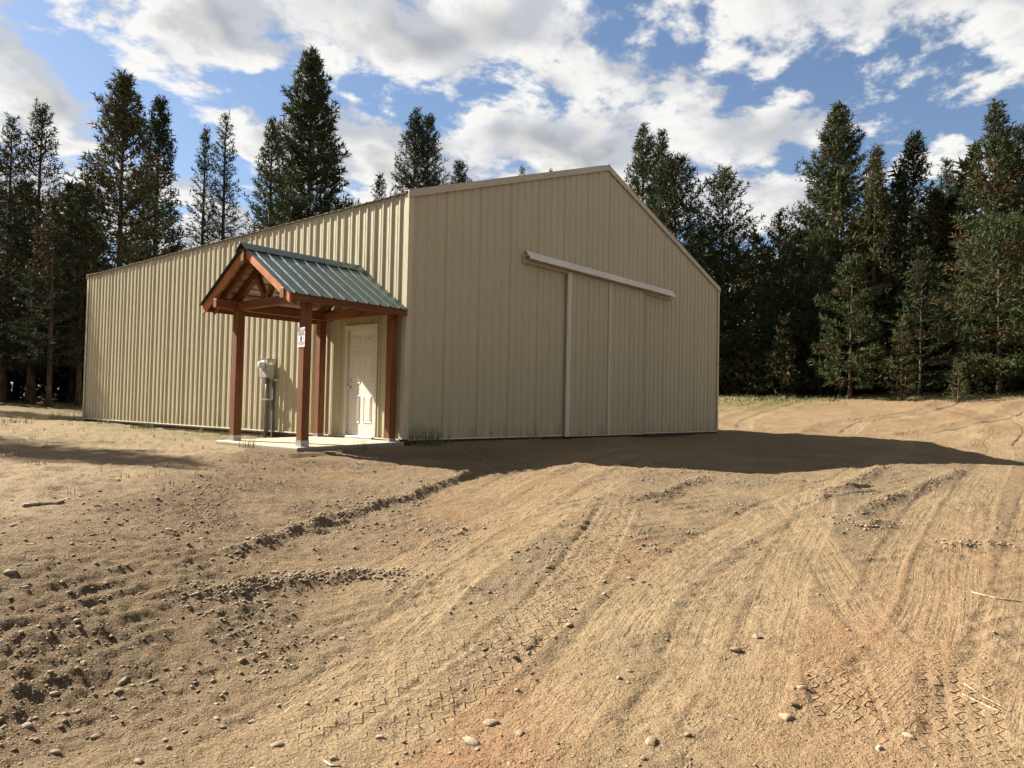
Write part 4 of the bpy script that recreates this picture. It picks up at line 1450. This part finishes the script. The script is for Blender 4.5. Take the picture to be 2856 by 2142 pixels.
GT = 'pines standing behind the shed and round the clearing'
TREES = [
    # left of and behind the shed
    (2.7, 28.7, 13.9, 1.75, dict(brown=0.38, dens=1.45, tone='dark', tuft=0.30), 'thin brownish pine at the far left edge of the wood'),
    (1.9, 30.1, 13.3, 1.6, dict(brown=0.45, dens=1.4, tone='dark'), 'shorter brownish pine whose twin top touches the far left edge'),
    (5.9, 27.6, 16.1, 2.75, dict(brown=0.22, dens=1.55, tone='olive', tuft=0.40, profile='cone'), 'broad olive pine with a rusty spire left of the shed roof'),
    (8.4, 29.8, 16.5, 1.8, dict(brown=0.06, dens=1.5, tone='dark', tuft=0.38), 'slim dark green pine right beside the rusty-spired one'),
    (12.9, 31.0, 17.2, 1.8, dict(brown=0.22, dens=0.9, tone='dark', tuft=0.30), 'taller of two slim pines above the left roof edge'),
    (12.2, 32.3, 16.4, 1.5, dict(brown=0.28, dens=0.8, tone='dark', tuft=0.30), 'shorter of two slim pines above the left roof edge'),
    (15.7, 30.6, 17.7, 2.0, dict(brown=0.10, dens=0.85, tone='green', tuft=0.38), 'slender pine leaning against the tallest pine from its left'),
    (23.7, 38.6, 27.4, 4.4, dict(brown=0.05, dens=1.05, tone='green', tuft=0.56, whorl=0.46), 'tallest pine in view, broad and dark, above the porch'),
    (29.9, 33.8, 23.2, 2.0, dict(brown=0.08, dens=1.15, tone='dark', tuft=0.36, profile='column', crown0=0.3), 'left stem of the twin dark pine above the shed corner'),
    (31.5, 33.9, 23.1, 1.9, dict(brown=0.10, dens=1.25, tone='dark', tuft=0.36, profile='column', crown0=0.3), 'right stem of the twin dark pine above the shed corner'),
    (24.2, 30.8, 16.1, 1.4, dict(brown=0.2, dens=1.0, tone='dark', crown0=0.4), 'small brownish pine top peeping over the left eave'),
    (33.9, 32.7, 19.6, 1.5, dict(brown=0.05, dens=1.5, tone='dark', crown0=0.45, profile='column', tuft=0.36), 'dense pine top peeping over the shed rake'),
    (64.2, 51.5, 30.2, 1.5, dict(brown=0.1, dens=0.9, tone='green', crown0=0.6, tuft=0.3, droop=.3), 'distant fir tip above the shed roof, the left one'),
    (74.5, 54.6, 33.0, 1.3, dict(brown=0.05, dens=0.9, tone='green', crown0=0.62, tuft=0.3, droop=.3), 'distant fir tip above the shed roof, the right one'),
    # right of the shed
    (32.9, 14.6, 17.8, 2.5, dict(brown=0.12, dens=1.0, tone='green', tuft=0.40), 'left stem of the twin-topped pine right of the ridge'),
    (34.4, 14.3, 17.8, 1.9, dict(brown=0.10, dens=1.1, tone='green', tuft=0.38), 'right stem of the twin-topped pine right of the ridge'),
    (31.3, 11.4, 14.3, 2.5, dict(brown=0.10, dens=1.15, tone='dark', tuft=0.42, profile='round'), 'bushy round-topped pine behind the sloping rake'),
    (33.4, 9.3, 13.8, 2.4, dict(brown=0.06, dens=0.8, tone='green', tuft=0.36, profile='column'), 'open round-topped pine above the right eave'),
    (39.4, 4.5, 18.2, 2.7, dict(brown=0.16, dens=1.35, tone='green', tuft=0.42, profile='column'), 'massive dense pine, tallest right of the shed'),
    (34.7, 6.3, 11.0, 2.0, dict(brown=0.12, dens=0.8, tone='green', tuft=0.34), 'short sparse pine left of the massive one'),
    (36.1, 1.5, 14.3, 1.5, dict(brown=0.34, dens=1.15, tone='olive', tuft=0.34), 'slender rust-tinged pine right of the massive one'),
    (40.5, 0.5, 15.6, 1.7, dict(brown=0.20, dens=1.15, tone='dark', tuft=0.40, profile='column'), 'dark pointed pine between the rust-tinged and the thin grey-green pine'),
    (42.8, -1.0, 14.3, 1.6, dict(brown=0.08, dens=0.9, tone='blue', tuft=0.36), 'thin grey-green pine in the gap near the right edge'),
    (35.2, -4.3, 14.7, 2.2, dict(brown=0.34, dens=1.15, tone='green', tuft=0.38, profile='cone'), 'tall brown and green pine near the right edge'),
    (37.3, -5.4, 13.8, 2.2, dict(brown=0.15, dens=1.2, tone='dark', tuft=0.36, profile='column'), 'dark pine cut by the right edge'),
    (30.0, 1.0, 7.1, 1.75, dict(brown=0.06, dens=1.35, tone='green', tuft=0.36, crown0=0.10), 'young bushy pine standing forward at the clearing edge'),
    (29.6, -1.4, 4.1, 0.75, dict(brown=0.38, dens=1.2, tone='olive', tuft=0.24, crown0=0.10), 'thin rusty sapling right of the young bushy pine'),
    (29.0, -3.8, 1.7, 0.45, dict(brown=0.0, dens=1.5, tone='olive', tuft=0.16, crown0=0.06, whorl=0.18), 'tiny light green pine seedling at the clearing edge'),
    (31.6, -5.0, 8.2, 2.0, dict(brown=0.12, dens=1.15, tone='green', tuft=0.36, crown0=0.16, profile='round', droop=0.3), 'low pine with sunlit tiers near the right edge'),
    (30.4, 9.2, 9.6, 1.9, dict(brown=0.08, dens=1.1, tone='dark', tuft=0.36, crown0=0.06), 'short dark pine just right of the shed corner'),
    (36.2, 4.6, 10.0, 2.2, dict(brown=0.2, dens=1.1, tone='green', tuft=0.36, crown0=0.08), 'mid-height pine in front of the massive one'),
    (32.4, 6.2, 6.3, 1.7, dict(brown=0.1, dens=1.1, tone='dark', tuft=0.34, crown0=0.05), 'low dark pine behind the grass patch'),
    (33.0, 3.4, 8.2, 1.9, dict(brown=0.08, dens=1.1, tone='dark', tuft=0.34, crown0=0.05), 'shadowed pine just left of the young bushy one'),
    (32.6, -1.6, 7.4, 1.8, dict(brown=0.15, dens=1.1, tone='dark', tuft=0.34, crown0=0.06), 'shadowed pine behind the thin rusty sapling'),
    (2.3, 25.2, 8.9, 1.5, dict(brown=0.40, dens=1.0, tone='dark', crown0=0.22), 'brown shaded pine low at the left edge'),
    (3.9, 26.4, 10.2, 1.7, dict(brown=0.30, dens=1.1, tone='dark', crown0=0.2), 'shaded pine just left of the shed end'),
    (5.4, 31.9, 11.3, 1.8, dict(brown=0.2, dens=1.1, tone='dark', crown0=0.1), 'dark pine filling the gap behind the shed end'),
    # out of view on the left; their shadows cross the yard and the wall's end
    (-10.6, 22.2, 18.6, 3.2, dict(brown=0.15, dens=1.2, tone='green', tuft=0.42), 'pine beyond the left edge whose shadow crosses the yard'),
    (-5.1, 33.9, 19.4, 2.2, dict(brown=0.15, dens=1.0, tone='green', tuft=0.40), 'pine beyond the left edge whose shadow touches the wall end'),
]
for x_, y_, h_, r_, kw, lab in TREES:
    plant_tree('pine_tree', x_, y_, lab, 'tree', GT, h_, r_ * 1.32, **kw)

# the rest of the wood, one dark mass behind
fv, ff, fc, n0 = [], [], [], 0


def add_wood(x, y, h, r, **kw):
    global n0
    zb_ = gz(x, y) - 0.1
    tv, tf, cv, cf, ct = conifer(h, r, **kw)
    off = np.array([x, y, zb_])
    tvv = np.array([tuple(v) for v in tv])
    tris = []
    for q in tf:
        if len(q) == 4:
            tris += [(q[0], q[1], q[2]), (q[0], q[2], q[3])]
    fv.append(tvv + off)
    ff.append(np.array(tris) + n0)
    fc.append(np.tile((0.05, 0.038, 0.028), (len(tvv), 1)))
    n0 += len(tvv)
    fv.append(cv + off)
    ff.append(cf + n0)
    fc.append(ct)
    n0 += len(cv)


wood_kw = dict(dens=0.6, tuft=0.62, whorl=0.66, fine=1.7, per_m=5.0, twigs=4, crown0=0.03, bare=0.15)
for az0, az1, d0, d1, n, h0, h1 in ((-6, 13, 44, 62, 14, 8, 12), (12, 20, 45, 60, 13, 11, 13.5), (20, 29, 46, 60, 9, 6.5, 9), (29, 58, 60, 80, 8, 8, 11), (58, 66, 52, 66, 7, 9, 12),
                                    (66, 71.5, 47, 60, 12, 9, 11), (71.5, 92, 46, 56, 22, 9, 13), (71.5, 92, 55, 68, 16, 13, 16.5), (92, 112, 42, 60, 9, 9, 14)):
    for k in range(n):
        az = math.radians(az0 + (az1 - az0) * (k + rng.uniform(0.1, 0.9)) / n)
        D_ = rng.uniform(d0, d1)
        x_, y_ = CAM.x + D_ * math.sin(az), CAM.y + D_ * math.cos(az)
        add_wood(x_, y_, rng.uniform(h0, h1), rng.uniform(2.2, 3.2), tone=('dark', 'dark', 'green')[k % 3], brown=rng.uniform(0.05, 0.3), **wood_kw)
# the wood goes on round the clearing, to the sides of and behind the viewpoint
back_kw = dict(dens=0.4, tuft=1.1, whorl=1.1, fine=2.6, per_m=2.4, twigs=3, crown0=0.04, bare=0.1)
for k in range(56):
    az = math.radians(113 + (346 - 113) * (k + rng.uniform(0.1, 0.9)) / 56)
    D_ = rng.uniform(29, 42)
    add_wood(CAM.x + D_ * math.sin(az), CAM.y + D_ * math.cos(az), rng.uniform(16, 20) if math.degrees(az) < 300 else rng.uniform(9, 12), rng.uniform(2.6, 3.6), tone=('dark', 'green')[k % 2], brown=0.15, **back_kw)
# undergrowth along the edge
for k in range(52):
    az = math.radians(rng.uniform(65, 92))
    D_ = rng.uniform(41.5, 51)
    add_wood(CAM.x + D_ * math.sin(az), CAM.y + D_ * math.cos(az), rng.uniform(2.0, 4.6), rng.uniform(1.1, 1.8), tone=('dark', 'green')[k % 2], brown=0.25, dens=0.8, tuft=0.38, whorl=0.36, fine=1.6, per_m=6.0, twigs=4, crown0=0.02, bare=0.1)
for k in range(12):
    az = math.radians(rng.uniform(12, 22))
    D_ = rng.uniform(39, 46)
    add_wood(CAM.x + D_ * math.sin(az), CAM.y + D_ * math.cos(az), rng.uniform(1.2, 3.0), rng.uniform(0.8, 1.4), tone=('dark', 'green')[k % 2], brown=0.3, dens=0.8, tuft=0.38, whorl=0.36, fine=1.6, per_m=6.0, twigs=4, crown0=0.02, bare=0.1)
wood_o = mesh_obj('forest', np.vstack(fv), np.vstack(ff), M_needle, recenter=False, attr={'tone': np.vstack(fc)})
tag(wood_o, 'dense dark pine wood behind the clearing', 'forest', kind='stuff')

# ------------------------------------------------------------------ gravel
ICO_V, ICO_F = None, None
bm = bmesh.new()
bmesh.ops.create_icosphere(bm, subdivisions=1, radius=1.0)
ICO_V = np.array([v.co for v in bm.verts])
ICO_F = np.array([[v.index for v in f.verts] for f in bm.faces])
bm.free()


def scatter_stones(n_try, xr, yr, smin, smax, weight, power=2.6):
    x = rng.uniform(*xr, n_try)
    y = rng.uniform(*yr, n_try)
    keep = rng.random(n_try) < weight(x, y)
    x, y = x[keep], y[keep]
    out = ~((x > -2.5) & (x < 12.7) & (y > -0.3) & (y < 14.8))
    x, y = x[out], y[out]
    n = len(x)
    s = smin + (smax - smin) * rng.random(n) ** power
    return x, y, s


def dist_cam(x, y):
    return np.hypot(x - CAM.x, y - CAM.y)


def w_near(x, y):
    g = gsample(G.gravel, x, y)
    sm = gsample(G.smooth, x, y)
    return np.clip(g ** 3 * 0.7 + 0.05, 0, 1) * (1 - 0.85 * sm) * np.clip(3.2 / dist_cam(x, y), 0, 1) ** 1.2


def w_mid(x, y):
    g = gsample(G.gravel, x, y)
    sm = gsample(G.smooth, x, y)
    return np.clip(g ** 3, 0, 1) * (1 - 0.9 * sm) * np.clip(8 / dist_cam(x, y), 0, 1)


sets = [scatter_stones(60000, (-7.9, -1.5), (-9.6, -3.0), 0.003, 0.014, w_near, 3.4),
        scatter_stones(16000, (-8.0, 5), (-9.6, 0.5), 0.007, 0.022, w_mid)]
# windrows carry the coarser stones
for p, k in ((B1, 900), (B2, 1000), (B3, 260), (B4, 300), (B5, 300), (B6, 200), (B7, 200), (B8, 150), (B9, 160), ([(-6.0, -5.2), (-6.15, -5.8), (-6.3, -6.3)], 240), (CREST[1:], 500)):
    c = catmull(p, 0.02)
    q = c[rng.integers(0, len(c), k)] + rng.normal(size=(k, 2)) * (0.075 if len(p) != 3 else 0.18) * rng.uniform(0.3, 1.5, (k, 1))
    if len(p) == 5 and p[0] == CREST[1]:
        q = q + np.array([0.45, -0.45]) + rng.normal(size=(k, 2)) * 0.3
    sets.append((q[:, 0], q[:, 1], 0.004 + 0.015 * rng.random(k) ** 3))
sx_ = np.concatenate([s[0] for s in sets])
sy_ = np.concatenate([s[1] for s in sets])
ss_ = np.concatenate([s[2] for s in sets])
n = len(sx_)
V = ICO_V[:, None, :].repeat(n, 1).transpose(1, 0, 2)
V = V * rng.uniform(0.75, 1.2, (n, len(ICO_V), 1))
V = V * np.stack([rng.uniform(0.8, 1.5, n), rng.uniform(0.7, 1.1, n), rng.uniform(0.45, 0.75, n)], -1)[:, None, :]
an = rng.uniform(0, 6.28, n)
ca, sa = np.cos(an)[:, None], np.sin(an)[:, None]
V = np.stack([V[..., 0] * ca - V[..., 1] * sa, V[..., 0] * sa + V[..., 1] * ca, V[..., 2]], -1)
V = V * ss_[:, None, None]
V += np.stack([sx_, sy_, gsample(G.Z, sx_, sy_) + ss_ * 0.18], -1)[:, None, :]
Fp = (ICO_F[None] + (np.arange(n) * len(ICO_V))[:, None, None]).reshape(-1, 3)
tn = rng.random((n, 1))
tones = np.array((0.15, 0.108, 0.066)) + (np.array((0.31, 0.24, 0.16)) - np.array((0.15, 0.108, 0.066))) * tn ** 1.2
tones = np.repeat(tones, len(ICO_V), 0)
grav = mesh_obj('gravel', V.reshape(-1, 3), Fp, M_pebble, smooth=False, recenter=False, attr={'tone': tones})
tag(grav, 'loose gravel scattered over the yard and heaped in windrows', 'gravel', kind='stuff')

# single larger stones
ST = [(-6.92, -5.86), (-4.41, -7.95), (-4.28, -8.25), (-5.06, -7.64), (-5.59, -8.07), (-5.0, -8.45), (-4.86, -8.44), (-4.17, -7.98), (-5.9, -7.4), (-6.09, -7.45), (-6.12, -7.36), (-5.9, -7.58),
      (-4.68, -8.37), (-4.66, -8.41), (-4.78, -8.92), (-3.68, -7.79), (-4.77, -6.35), (-5.24, -6.73), (-5.28, -7.02), (-5.22, -7.42), (-5.7, -5.48), (-5.81, -4.44), (-5.61, -3.69), (-5.84, -3.94),
      (-5.46, -2.85), (-6.1, -3.21), (-6.34, -3.7), (-6.89, -4.32), (-7.04, -4.63), (-7.11, -4.7), (-5.59, -5.03), (-5.81, -5.22), (-6.25, -5.39), (-6.84, -5.47), (-7.04, -5.66), (-6.97, -5.93),
      (-6.8, -5.91), (-6.65, -5.88), (-6.72, -6.46), (-6.58, -6.48), (-6.62, -6.76), (-5.75, -6.06), (-4.89, -5.66), (-5.05, -6.27), (-3.75, -6.84), (-3.76, -6.95), (-3.95, -7.32), (-4.52, -7.57),
      (-5.17, -8.26), (-5.58, -8.25), (-3.96, -8.5), (-4.98, -8.85), (-2.52, -8.78), (-5.87, -6.85), (-6.31, -7.1), (-6.54, -7.07), (-7.12, -6.52), (-7.18, -6.23), (-7.35, -6.25), (-7.38, -6.0)]
protos = []
for k in range(6):
    bm = bmesh.new()
    sc_ = Vector((random.uniform(1.0, 1.5), random.uniform(0.7, 1.0), random.uniform(0.40, 0.62)))
    for _ in range(22):
        p = Vector((random.gauss(0, 1), random.gauss(0, 1), random.gauss(0, 1))).normalized()
        bm.verts.new((p.x * sc_.x, p.y * sc_.y, p.z * sc_.z))
    res = bmesh.ops.convex_hull(bm, input=list(bm.verts))
    bmesh.ops.delete(bm, geom=[e for e in res['geom_interior'] if isinstance(e, bmesh.types.BMVert)], context='VERTS')
    bmesh.ops.bevel(bm, geom=list(bm.edges), offset=0.09, segments=2, affect='EDGES', profile=0.5)
    me = bpy.data.meshes.new('stone')
    bm.to_mesh(me)
    bm.free()
    me.materials.append(M_stone)
    me.polygons.foreach_set('use_smooth', np.ones(len(me.polygons), dtype=bool))
    protos.append(me)
STONE_LABELS = {9: 'large rounded stone at the bottom edge, left of centre', 8: 'large stone just above the bottom edge, left of centre', 4: 'stone on the bottom edge right of the large pair',
                5: 'broad stone on the reddish soil at lower right', 7: 'stone beside the track right of centre', 1: 'stone alone between the centre tracks at right', 14: 'stone near the twigs at lower right',
                23: 'large stone on the raw bank at left', 24: 'stone high on the raw bank below the porch', 29: 'flat stone cut by the left edge', 0: 'stone at lower left below the gravel heap', 30: 'stone on top of the short gravel windrow'}
BIG = {1: .042, 4: .046, 5: .050, 7: .045, 8: .048, 9: .050, 12: .03, 13: .034, 14: .036, 23: .06, 24: .05, 0: .045, 29: .055, 30: .05}
for k, (x_, y_) in enumerate(ST):
    o = bpy.data.objects.new('stone', protos[k % 6])
    COL.objects.link(o)
    s_ = BIG.get(k, random.uniform(0.016, 0.028) / 0.8) * 0.8
    o.scale = (s_, s_, s_)
    o.rotation_euler = (random.uniform(-.15, .15), random.uniform(-.15, .15), random.uniform(0, 6.28))
    o.location = (x_, y_, gz(x_, y_) + s_ * 0.02)
    tag(o, STONE_LABELS.get(k, 'small tan field stone lying loose on the gravel yard'), 'stone', 'loose stones on the gravel yard')


# ------------------------------------------------------------------ grass tufts and twigs
def tuft_geo(n, h, spread_, w=0.006, seed=0, flop=0.5):
    r = random.Random(seed)
    v, f = [], []
    for _ in range(n):
        a = r.uniform(0, 6.28)
        rr = spread_ * math.sqrt(r.random())
        bx, by = rr * math.cos(a), rr * math.sin(a)
        hh = h * r.uniform(0.45, 1.1)
        la = r.uniform(0, 6.28)
        ln = hh * flop * r.uniform(0.1, 1.0)
        sd_ = la + 1.57
        o = len(v)
        for i, t in enumerate((0, 0.4, 0.75, 1.0)):
            cx = bx + math.cos(la) * ln * t * t
            cy = by + math.sin(la) * ln * t * t
            cz = hh * (t - 0.18 * flop * t * t)
            ww = w * (1 - 0.9 * t)
            v.append((cx + math.cos(sd_) * ww, cy + math.sin(sd_) * ww, cz))
            v.append((cx - math.cos(sd_) * ww, cy - math.sin(sd_) * ww, cz))
        for i in range(3):
            f.append((o + 2 * i, o + 2 * i + 1, o + 2 * i + 3, o + 2 * i + 2))
    return np.array(v), f


TUFTS = [
    (0.32, -0.22, 150, 0.42, 0.30, M_grass, 'tall dark grass clump against the shed corner beside the porch'),
    (0.80, -0.17, 12, 0.46, 0.16, M_straw, 'few dry stalks right of the corner grass clump'),
    (2.52, -0.16, 14, 0.18, 0.06, M_grass, 'little weed at the foot of the gable wall, the left of two'),
    (3.42, -0.17, 34, 0.20, 0.16, M_straw, 'dry grass wisp at the gable wall left of the sliding door'),
    (-2.24, 1.25, 30, 0.26, 0.12, M_grass, 'thin grass tuft at the slab edge between the front posts'),
    (-1.05, -0.20, 24, 0.20, 0.10, M_grass, 'thin grass tuft at the slab edge in front of the door'),
    (-0.18, 5.55, 40, 0.16, 0.25, M_grass, 'green weeds along the wall left of the meter'),
    (-0.22, 6.6, 50, 0.14, 0.35, M_grass, 'green weeds along the wall left of the outer post'),
    (-0.35, 9.6, 90, 0.20, 0.32, M_grass, 'green weed patch halfway along the long wall'),
    (-0.35, 12.0, 40, 0.18, 0.30, M_grass, 'small green weeds near the far end of the long wall'),
    (-0.5, 14.6, 90, 0.40, 0.45, M_grass, 'green grass clump at the far end of the long wall'),
    (-2.6, 11.5, 50, 0.22, 0.35, M_grass, 'light green grass clump out in the left yard, the nearer'),
    (-2.9, 13.4, 60, 0.24, 0.45, M_grass, 'light green grass clump out in the left yard, the farther'),
]
for k, (x_, y_, n_, h_, sp, mt, lab) in enumerate(TUFTS):
    v, f = tuft_geo(n_, h_, sp, 0.005 if y_ < 3 else 0.008, k, 0.55)
    zz = np.array([gz(x_ + a, y_ + b_) for a, b_ in v[:, :2]]) if k > 3 else np.full(len(v), gz(x_, y_))
    v = v + np.array([x_, y_, 0])
    v[:, 2] += zz - 0.012
    o = mesh_obj('grass_tuft', v, f, mt)
    tag(o, lab, 'grass tuft', 'grass tufts round the shed')
# sparse seedling weeds over the left yard and the far grass patch
gv, gfc, n0 = [], [], 0
for k in range(520):
    if k < 300:
        x_, y_ = random.uniform(-8.5, -0.3), random.uniform(-2.5, 14)
        if y_ < 1.05 * (-x_ - 2.6) * -1 or (x_ > -2.5 and y_ < 2.6):
            continue
        n_, h_, sp = random.randint(3, 9), random.uniform(0.05, 0.16), 0.07
    else:
        x_, y_ = random.gauss(27.4, 3.0), random.gauss(5.8, 1.8)
        if x_ < 13 or (x_ < 13.5 and y_ < 15):
            continue
        n_, h_, sp = random.randint(8, 16), random.uniform(0.08, 0.20), 0.35
    v, f = tuft_geo(n_, h_, sp, 0.004 if k < 300 else 0.012, 100 + k, 0.7)
    v = v + np.array([x_, y_, gz(x_, y_) - 0.01])
    gv.append(v)
    gfc += [tuple(i + n0 for i in q) for q in f]
    n0 += len(v)
wd = mesh_obj('weeds', np.vstack(gv), gfc, M_straw, recenter=False)
tag(wd, 'sparse seedling weeds over the sandy left yard and the far grass patch', 'weeds', kind='stuff')
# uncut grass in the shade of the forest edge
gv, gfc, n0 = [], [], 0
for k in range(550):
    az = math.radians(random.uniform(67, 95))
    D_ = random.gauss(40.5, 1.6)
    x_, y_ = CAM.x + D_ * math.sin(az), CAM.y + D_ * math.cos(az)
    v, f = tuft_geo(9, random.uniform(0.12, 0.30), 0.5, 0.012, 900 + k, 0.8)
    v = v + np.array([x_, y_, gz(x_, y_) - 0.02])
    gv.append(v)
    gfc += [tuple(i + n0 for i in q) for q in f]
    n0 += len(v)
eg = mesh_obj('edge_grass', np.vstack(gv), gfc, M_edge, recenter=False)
tag(eg, 'uncut green grass along the foot of the wood', 'grass', kind='stuff')

STICKS = [([(-6.55, -2.95), (-6.42, -2.82), (-6.30, -2.86), (-6.12, -2.66)], 0.016, 'crooked grey stick lying on the sandy bank at left'),
          ([(-4.02, -9.02), (-4.10, -9.12), (-4.22, -9.24)], 0.004, 'thin straw-coloured twig at lower right, the upper of two'),
          ([(-4.14, -9.03), (-4.20, -9.15), (-4.25, -9.22)], 0.004, 'thin straw-coloured twig at lower right, the lower of two'),
          ([(-6.57, -7.04), (-6.58, -7.10), (-6.56, -7.15)], 0.005, 'short pale twig at the bottom edge left of centre'),
          ([(-2.3, -8.80), (-2.32, -8.95), (-2.3, -9.1)], 0.005, 'thin twig across the right-hand tyre track')]
for pts, rad, lab in STICKS:
    p3 = [(x_, y_, gz(x_, y_) + rad * 0.8) for x_, y_ in pts]
    o = tube('stick', p3, [rad, rad * 1.1, rad * 0.7] if len(pts) == 3 else [rad, rad * 1.1, rad * 0.9, rad * 0.6], M_twig, None, 6)
    tag(o, lab, 'stick', 'sticks lying on the ground')
